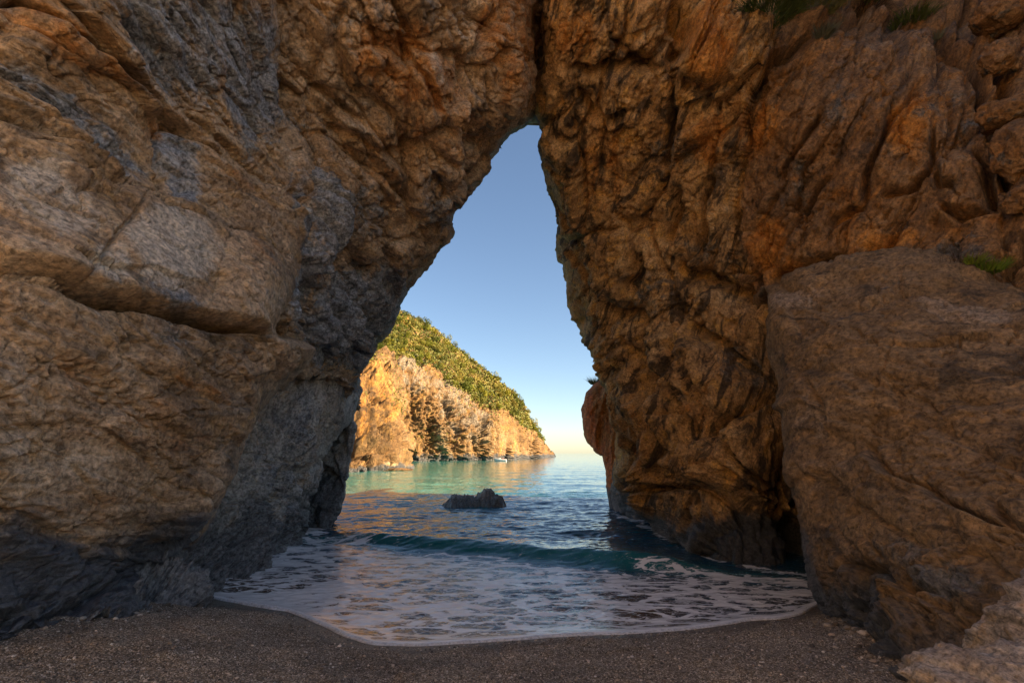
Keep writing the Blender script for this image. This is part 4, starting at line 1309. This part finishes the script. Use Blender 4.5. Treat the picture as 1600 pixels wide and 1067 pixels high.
head.fractal(2.5, 0.45, 4, 0.6)
for pts, w, h in (([(640, 735), (642, 706)], 5, 7), ([(672, 725), (668, 680), (672, 640)], 5, 2.5), ([(745, 725), (742, 690), (748, 660)], 6, 3.5), ([(715, 725), (712, 690), (716, 640)], 8, 2.5), ([(834, 722), (832, 690)], 4, 4), ([(792, 722), (790, 700)], 2.5, 4), ([(700, 700), (705, 650), (695, 620)], 5, 4)):
    head.crack(pts, w, h)
for pts, w, h in (([(695, 725), (685, 690), (672, 650), (668, 610)], 6, 3), ([(760, 725), (755, 680), (752, 650)], 6, 2.5), ([(655, 690), (650, 640), (660, 600)], 7, 2)):
    head.ridge(pts, w, h)
head.mark(1, [(600, 620, 60, 80, 0, 0.5), (660, 560, 60, 30, 20, .4), (790, 700, 60, 20, 0, .3), (640, 505, 30, 12, 20, .5)])
head.mark(0, [(640, 580, 40, 40, 0, 0.6), (710, 640, 40, 60, 0, .5), (740, 660, 30, 40, 0, .6), (700, 610, 30, 30, 0, .6)])
head.mark(3, [(760, 690, 40, 30, 0, .6), (685, 690, 16, 40, -20, .7), (690, 715, 14, 14, 0, .7), (810, 705, 40, 12, 0, .5), (660, 580, 40, 20, 20, .3)])
head.finish(splash=(0.2, 3.0), splash_amp=1.0)
hl = empty('headland', (-20, 160, 0))
tag(hl, 'sunlit headland of fluted ochre cliffs under a green scrub slope, ending in a point', None, None, 'structure')
head.objects(hl, [('scrub_slope', 'earthy slope under the bushes', lambda x, y: y < veg_line(x), None)], MAT_CLIFF, ('cliff_face', 'fluted ochre cliff face'))

N_EDGE = curve([(560, 600), (585, 630), (600, 640), (617, 642), (640, 640), (657, 633), (682, 639), (702, 629), (725, 630), (735, 634), (760, 640)])
near_b = Relief(lambda y: np.full(np.shape(y), 430.0), N_EDGE, 556, 745,
                [(430, 740, 58), (545, 739, 63), (600, 736, 67), (632, 733, 72), (545, 600, 76), (600, 590, 86), (640, 610, 90), (430, 600, 66), (560, 560, 92), (630, 660, 80), (580, 650, 72), (600, 700, 70)],
                step=1.3, edge_r=8, edge_px=30, back=(25, 8), back_top=(40, 10))
near_b.fractal(10, 2.2, 4, 0.5, 'fbm', (1.2, 1, 0.6))
near_b.rough(0.3, R(-60), (0.7, 0.9, 1.2), (2.2, 1.3, 0.6), (7, 3.2, 1.4), 1.0, 0.45)
near_b.fractal(4, 0.8, 6, 0.55, 'ridged', (1.4, 1, 0.6))
near_b.mark(1, [(570, 600, 60, 60, 0, 0.5), (560, 660, 40, 50, 0, .4), (610, 630, 30, 40, 0, .5)])
near_b.mark(3, [(610, 733, 40, 6, 0, 0.9), (628, 690, 12, 40, 0, .5)])
near_b.finish(splash=(0.1, 1.2), splash_amp=0.5)
nb = near_b.objects(None, [], MAT_CLIFF, ('rock_buttress', None))[0]
tag(nb, 'golden rock buttress in front of the headland, its foot in turquoise water', 'rock')
# pale ledge at its foot
c = unproject(622, 733.5, 69)
boulder('rock_ledge', (c[0], 68, 0.1), (1.9, 1.4, 0.22), 4.4, MAT_CLIFF, 'low pale ledge awash at the foot of the golden buttress', 'rock', 0.2, 0.2, ICO4)

# ------------------------------------------------------------------ vegetation
def leaf_mat(name, a, b, c):
    m, nt, p = new_mat(name)
    tc = nd(nt, 'ShaderNodeTexCoord')
    oi = nd(nt, 'ShaderNodeObjectInfo')
    f = math_(nt, 'MULTIPLY_ADD', oi.outputs['Random'], 0.5, math_(nt, 'MULTIPLY', noise(nt, tc.outputs['Object'], 2.5, 4, 0.6), 0.5))
    nt.links.new(ramp(nt, f, [(0.2, a), (0.5, b), (0.8, c)]), p.inputs['Base Color'])
    p.inputs['Roughness'].default_value = 0.6
    p.inputs['Specular IOR Level'].default_value = 0.2
    try:
        p.inputs['Subsurface Weight'].default_value = 0.0
    except Exception:
        pass
    return m


MAT_SHRUB = leaf_mat('shrub_leaves', (0.036, 0.055, 0.005), (0.105, 0.125, 0.008), (0.215, 0.190, 0.013))
MAT_SCRUB = leaf_mat('scrub_leaves', (0.07, 0.08, 0.012), (0.15, 0.14, 0.02), (0.23, 0.17, 0.03))
MAT_GRASS = leaf_mat('grass_blades', (0.050, 0.075, 0.016), (0.095, 0.120, 0.026), (0.17, 0.155, 0.050))
MAT_FERN = leaf_mat('fresh_leaves', (0.07, 0.12, 0.012), (0.12, 0.19, 0.020), (0.18, 0.23, 0.035))
MAT_SILVER = leaf_mat('silver_leaves', (0.10, 0.11, 0.08), (0.17, 0.18, 0.13), (0.24, 0.24, 0.17))
MAT_TWIG = leaf_mat('twig', (0.06, 0.035, 0.02), (0.10, 0.06, 0.03), (0.16, 0.10, 0.05))


def clump_mesh(name, n, seed, leaf=0.16, mat=MAT_SHRUB):
    """Leaf-sized faces in several uneven lobes, radius about 1, gaps between."""
    g = np.random.default_rng(seed)
    k = 6
    lob = g.normal(size=(k, 3)) * np.array([0.5, 0.5, 0.28]) + np.array([0, 0, 0.45])
    lr = 0.34 + 0.28 * g.random(k)
    w = g.integers(0, k, n)
    d = g.normal(size=(n, 3))
    d /= np.linalg.norm(d, axis=1)[:, None]
    c = lob[w] + d * (lr[w] * (0.70 + 0.38 * g.random(n)))[:, None]
    c[:, 2] = np.maximum(c[:, 2], -0.15)
    nn = d + 0.55 * g.normal(size=(n, 3))
    nn /= np.linalg.norm(nn, axis=1)[:, None]
    t = np.cross(nn, g.normal(size=(n, 3)))
    t /= np.linalg.norm(t, axis=1)[:, None]
    b = np.cross(nn, t)
    s = leaf * (0.6 + 0.8 * g.random(n))[:, None]
    q = np.stack([c - t * s, c + b * s * 0.55, c + t * s, c - b * s * 0.55], 1).reshape(-1, 3)
    f = np.arange(4 * n).reshape(n, 4)
    return q, f


variants = []
for k in range(5):
    q, f = clump_mesh('shrub', 900, 100 + k, 0.085)
    variants.append(mesh_object('shrub', q, f, MAT_SHRUB if k < 3 else MAT_SCRUB, None, False).data)
for o in [o for o in COL.objects if o.name.startswith('shrub')]:
    bpy.data.objects.remove(o)

hx, hy = head.px, head.py
fr = np.arange(len(hx)).reshape(head.shape)
zone = (hy < veg_line(hx) + 3) & (hy > H_TOP(hx) - 1) & (hx > 560) & (hx < 835)
wrapz = np.ones(len(hx), bool)
cand = np.where(zone)[0]
# keep spacing even in world space
pts, chosen = [], []
order = RNG.permutation(cand)
gridc = {}
for k in order:
    P_ = head.out[k]
    if P_[1] > 245:
        continue
    sx, sy = project(P_)
    rad_ = 5.6
    key = (int(sx // 6), int(sy // 6))
    near_ = False
    for i in (-1, 0, 1):
        for j in (-1, 0, 1):
            for (ax, ay) in gridc.get((key[0] + i, key[1] + j), ()):
                if (ax - sx) ** 2 + (ay - sy) ** 2 < rad_ ** 2:
                    near_ = True
    if near_:
        continue
    gridc.setdefault(key, []).append((sx, sy))
    chosen.append(k)
chosen = chosen[:290]
for n_, k in enumerate(chosen):
    o = bpy.data.objects.new('shrub', variants[n_ % 5])
    COL.objects.link(o)
    P_ = head.out[k]
    s_k = float(P_[1]) * 5.6 / F * (0.55 + 1.25 * random.random() ** 1.6)
    o.location = (P_[0], P_[1], P_[2] - 0.25 * s_k)
    o.scale = (s_k, s_k, s_k * (0.75 + 0.5 * random.random()))
    o.rotation_euler = (0, 0, random.random() * 6.28)
    tag(o, 'rounded green shrub among many on the headland slope above the cliffs', 'shrub', 'shrubs covering the headland slope')
# low scrub between and below the shrubs, on ledges of the cliff: nobody could count it
sel = np.where((hx > 555) & (hx < 850) & (hy > H_TOP(hx) - 1))[0]
wgt = np.where(hy[sel] > 690, 0.0, 1.0) * np.where(hy[sel] < veg_line(hx[sel]) + 4, 1.0, 0.05 * (fbm(head.out[sel] / 9.0, 3) > 0.35) + 0.05 * (hy[sel] < veg_line(hx[sel]) + 16))
sel = RNG.choice(sel, 52000, p=wgt / wgt.sum())
b_sel = np.where((near_b.px > 540) & (near_b.py < 650) & (fbm(near_b.out / 5.0, 3) > 0.30) | ((near_b.py < 585) & (near_b.px > 540)))[0]
b_sel = RNG.choice(b_sel, 5000)
base = np.concatenate([head.out[sel], near_b.out[b_sel]])
nS = len(base)
sz = base[:, 1] * (1.15 / F) * (0.6 + 1.2 * RNG.random(nS))
cen = base + RNG.normal(size=(nS, 3)) * sz[:, None] * 0.8 + np.array([0, 0, 1.0]) * sz[:, None] * 0.7
nn = RNG.normal(size=(nS, 3)) + np.array([0.4, -0.4, 0.6])
nn /= np.linalg.norm(nn, axis=1)[:, None]
t = np.cross(nn, RNG.normal(size=(nS, 3)))
t /= np.linalg.norm(t, axis=1)[:, None]
bb = np.cross(nn, t)
s_ = sz[:, None]
q = np.stack([cen - t * s_, cen + bb * s_ * 0.6, cen + t * s_, cen - bb * s_ * 0.6], 1).reshape(-1, 3)
m, nt, p = new_mat('low_scrub')
tc = nd(nt, 'ShaderNodeTexCoord')
nt.links.new(ramp(nt, noise(nt, tc.outputs['Object'], 0.12, 6, 0.7), [(0.35, (0.045, 0.065, 0.008)), (0.5, (0.115, 0.125, 0.013)), (0.64, (0.22, 0.175, 0.028))]), p.inputs['Base Color'])
p.inputs['Roughness'].default_value = 0.7
o = mesh_object('scrub', q, np.arange(4 * nS).reshape(nS, 4), m, None, False)
tag(o, 'low yellow green scrub filling the headland slope and ledges', None, None, 'stuff')


def blades(n, length, width, seed, spread=1.0, droop=0.6, up=0.8, segs=4, base=0.1, normal=None):
    g = np.random.default_rng(seed)
    V, Fc = [], []
    for i in range(n):
        a = g.random() * 6.28
        r = base * math.sqrt(g.random())
        root = np.array([r * math.cos(a), r * math.sin(a), 0])
        a2 = a + g.normal() * 0.6
        d = np.array([math.cos(a2) * spread, math.sin(a2) * spread, up])
        if normal is not None:
            d = d * 0.8 + np.array(normal) * spread * 0.9
        d += g.normal(size=3) * 0.25
        d /= np.linalg.norm(d)
        L = length * (0.5 + 0.7 * g.random())
        side = np.cross(d, g.normal(size=3))
        side /= np.linalg.norm(side)
        p_ = root.copy()
        k0 = len(V)
        for s in range(segs + 1):
            w = width * (1 - s / segs) + width * 0.08
            V += [p_ - side * w, p_ + side * w]
            if s < segs:
                k = k0 + 2 * s
                Fc.append((k, k + 1, k + 3, k + 2))
            p_ = p_ + d * L / segs
            d = d + np.array([0, 0, -droop / segs])
            d /= np.linalg.norm(d)
    return np.array(V), np.array(Fc)


def tuft(name, x, y, n, length, width, seed, mat, label, cat, wall=right, group=None, **kw):
    P_, N_ = wall.at(x, y)
    v, f = blades(n, length, width, seed, normal=tuple(N_), **kw)
    o = mesh_object(name, v, f, mat, None, False)
    o.location = P_
    return tag(o, label, cat, group)


tuft('grass_tuft', 1205, 22, 700, 0.55, 0.009, 1, MAT_GRASS, 'dark grass tuft at the top of the right wall, leftmost of the grass there', 'grass tuft', base=0.55, droop=1.3)
tuft('grass_tuft', 1270, 14, 800, 0.60, 0.009, 2, MAT_GRASS, 'wide grass tuft hanging over a dark hollow above the silver plant', 'grass tuft', base=0.6, droop=1.2)
tuft('grass_tuft', 1345, 30, 420, 0.50, 0.005, 3, MAT_TWIG, 'tangle of dry brown stems hanging at the top of the right wall', 'dry grass', base=0.6, droop=1.5)
tuft('grass_tuft', 1425, 42, 650, 0.45, 0.009, 4, MAT_GRASS, 'sparse green tuft on a ledge above the right silver plant', 'grass tuft', base=0.45, droop=0.9)
tuft('leafy_plant', 1350, 4, 420, 0.42, 0.018, 5, MAT_FERN, 'bright green leafy plant at the top edge above the dry stems', 'plant', base=0.35, droop=0.7)
tuft('silver_plant', 1286, 58, 220, 0.34, 0.008, 6, MAT_SILVER, 'pale silver plant clinging to the right wall under the wide grass tuft', 'plant', base=0.14, droop=0.4)
tuft('silver_plant', 1464, 66, 180, 0.28, 0.008, 7, MAT_SILVER, 'smaller pale silver plant farther right on the wall under the sparse green tuft', 'plant', base=0.12, droop=0.4)
tuft('fern', 1523, 412, 130, 0.20, 0.010, 8, MAT_FERN, 'smaller bright green plant in the gap behind the slab top, left of the larger one', 'plant', wall=slab, base=0.10, droop=0.5)
tuft('fern', 1553, 416, 240, 0.25, 0.010, 9, MAT_FERN, 'larger bright green plant in the gap behind the slab top', 'plant', wall=slab, base=0.16, droop=0.5)
tuft('dry_stems', 1500, 412, 120, 0.26, 0.004, 10, MAT_TWIG, 'reddish dry stems lying along the slab top beside the green plants', 'dry plant', wall=slab, base=0.35, droop=1.2)
tuft('dry_stems', 1580, 440, 110, 0.34, 0.004, 12, MAT_TWIG, 'reddish dry stems on the slab top at the right edge, below the larger green plant', 'dry plant', wall=slab, base=0.3, droop=1.0)
P_, N_ = spur.at(931, 598)
v, f = blades(260, 0.42, 0.012, 11, base=0.22, droop=0.2, up=1.3, segs=3)
o = mesh_object('bush', v, f, MAT_GRASS, None, False)
o.location = (P_.x, P_.y + 0.25, P_.z - 0.05)
tag(o, 'small dark wind-bent bush on top of the red spur against the sky', 'bush')

# ------------------------------------------------------------------ motorboat far off by the cliff
def simple_mat(name, col, rough=0.4):
    m, nt, p = new_mat(name)
    tc = nd(nt, 'ShaderNodeTexCoord')
    nt.links.new(ramp(nt, noise(nt, tc.outputs['Object'], 6, 3, 0.5), [(0.3, tuple(c_ * 0.85 for c_ in col)), (0.7, col)]), p.inputs['Base Color'])
    p.inputs['Roughness'].default_value = rough
    return m


c = unproject(782, 720, 1.0)
Yb = 150.0
bx_ = (782 - 800) / F / (_c - ((533.5 - 720) / F) * _s) * Yb
boat = tag(empty('motorboat', (bx_, Yb, 0.0)), 'small white open motorboat lying off the cliffs of the headland', 'boat')
st = np.linspace(0, 1, 15)
hullv = []
for u in st:
    wv = 0.78 * (1 - u ** 3.2) + 0.01
    zt = 0.55 + 0.28 * u ** 2
    kx = -1.7 + 3.5 * u
    hullv.append([(kx - 0.25 * u, -wv * 0.12, -0.18 + 0.2 * u ** 4), (kx - 0.1 * u, -wv * 0.8, 0.02 + 0.1 * u ** 3), (kx, -wv, zt), (kx, -wv + 0.09 * min(1, wv * 4), zt + 0.03), (kx, -wv * 0.7 * (wv > .1), 0.22),
                  (kx, wv * 0.7 * (wv > .1), 0.22), (kx, wv - 0.09 * min(1, wv * 4), zt + 0.03), (kx, wv, zt), (kx - 0.1 * u, wv * 0.8, 0.02 + 0.1 * u ** 3), (kx - 0.25 * u, wv * 0.12, -0.18 + 0.2 * u ** 4)])
hv = np.array(hullv)
f = []
for i in range(14):
    for j in range(10):
        j2 = (j + 1) % 10
        f.append((i * 10 + j, i * 10 + j2, (i + 1) * 10 + j2, (i + 1) * 10 + j))
MW, MR, MD = simple_mat('boat_white', (0.8, 0.8, 0.78)), simple_mat('red_cloth', (0.5, 0.05, 0.03), 0.8), simple_mat('motor_black', (0.02, 0.02, 0.022))
mesh_object('hull', hv.reshape(-1, 3), f, MW, boat, True)


def box(name, c_, s_, mat, parent, taper=0.85):
    x, y, z = [v_ / 2 for v_ in s_]
    v = np.array([(-x, -y, -z), (x, -y, -z), (x, y, -z), (-x, y, -z), (-x * taper, -y * taper, z), (x * taper, -y * taper, z), (x * taper, y * taper, z), (-x * taper, y * taper, z)]) + np.array(c_)
    return mesh_object(name, v, [(0, 3, 2, 1), (4, 5, 6, 7), (0, 1, 5, 4), (1, 2, 6, 5), (2, 3, 7, 6), (3, 0, 4, 7)], mat, parent, False)


box('transom', (-1.68, 0, 0.3), (0.08, 1.4, 0.6), MW, boat, 0.97)
box('outboard_motor', (-1.86, 0, 0.65), (0.3, 0.32, 0.5), MD, boat)
box('console', (0.2, 0, 0.55), (0.5, 0.7, 0.65), MW, boat)
box('windscreen', (0.38, 0, 1.0), (0.06, 0.62, 0.26), simple_mat('windscreen_grey', (0.10, 0.12, 0.14), 0.1), boat, 0.8)
box('seat', (-0.7, 0, 0.5), (0.5, 0.9, 0.5), MR, boat)
boat.rotation_euler = (0, 0, R(172))

for o in COL.objects:
    if o.parent is not None and o.parent.type == 'EMPTY' and o.parent is not boat:
        o.matrix_parent_inverse = Matrix.Translation(o.parent.location).inverted()
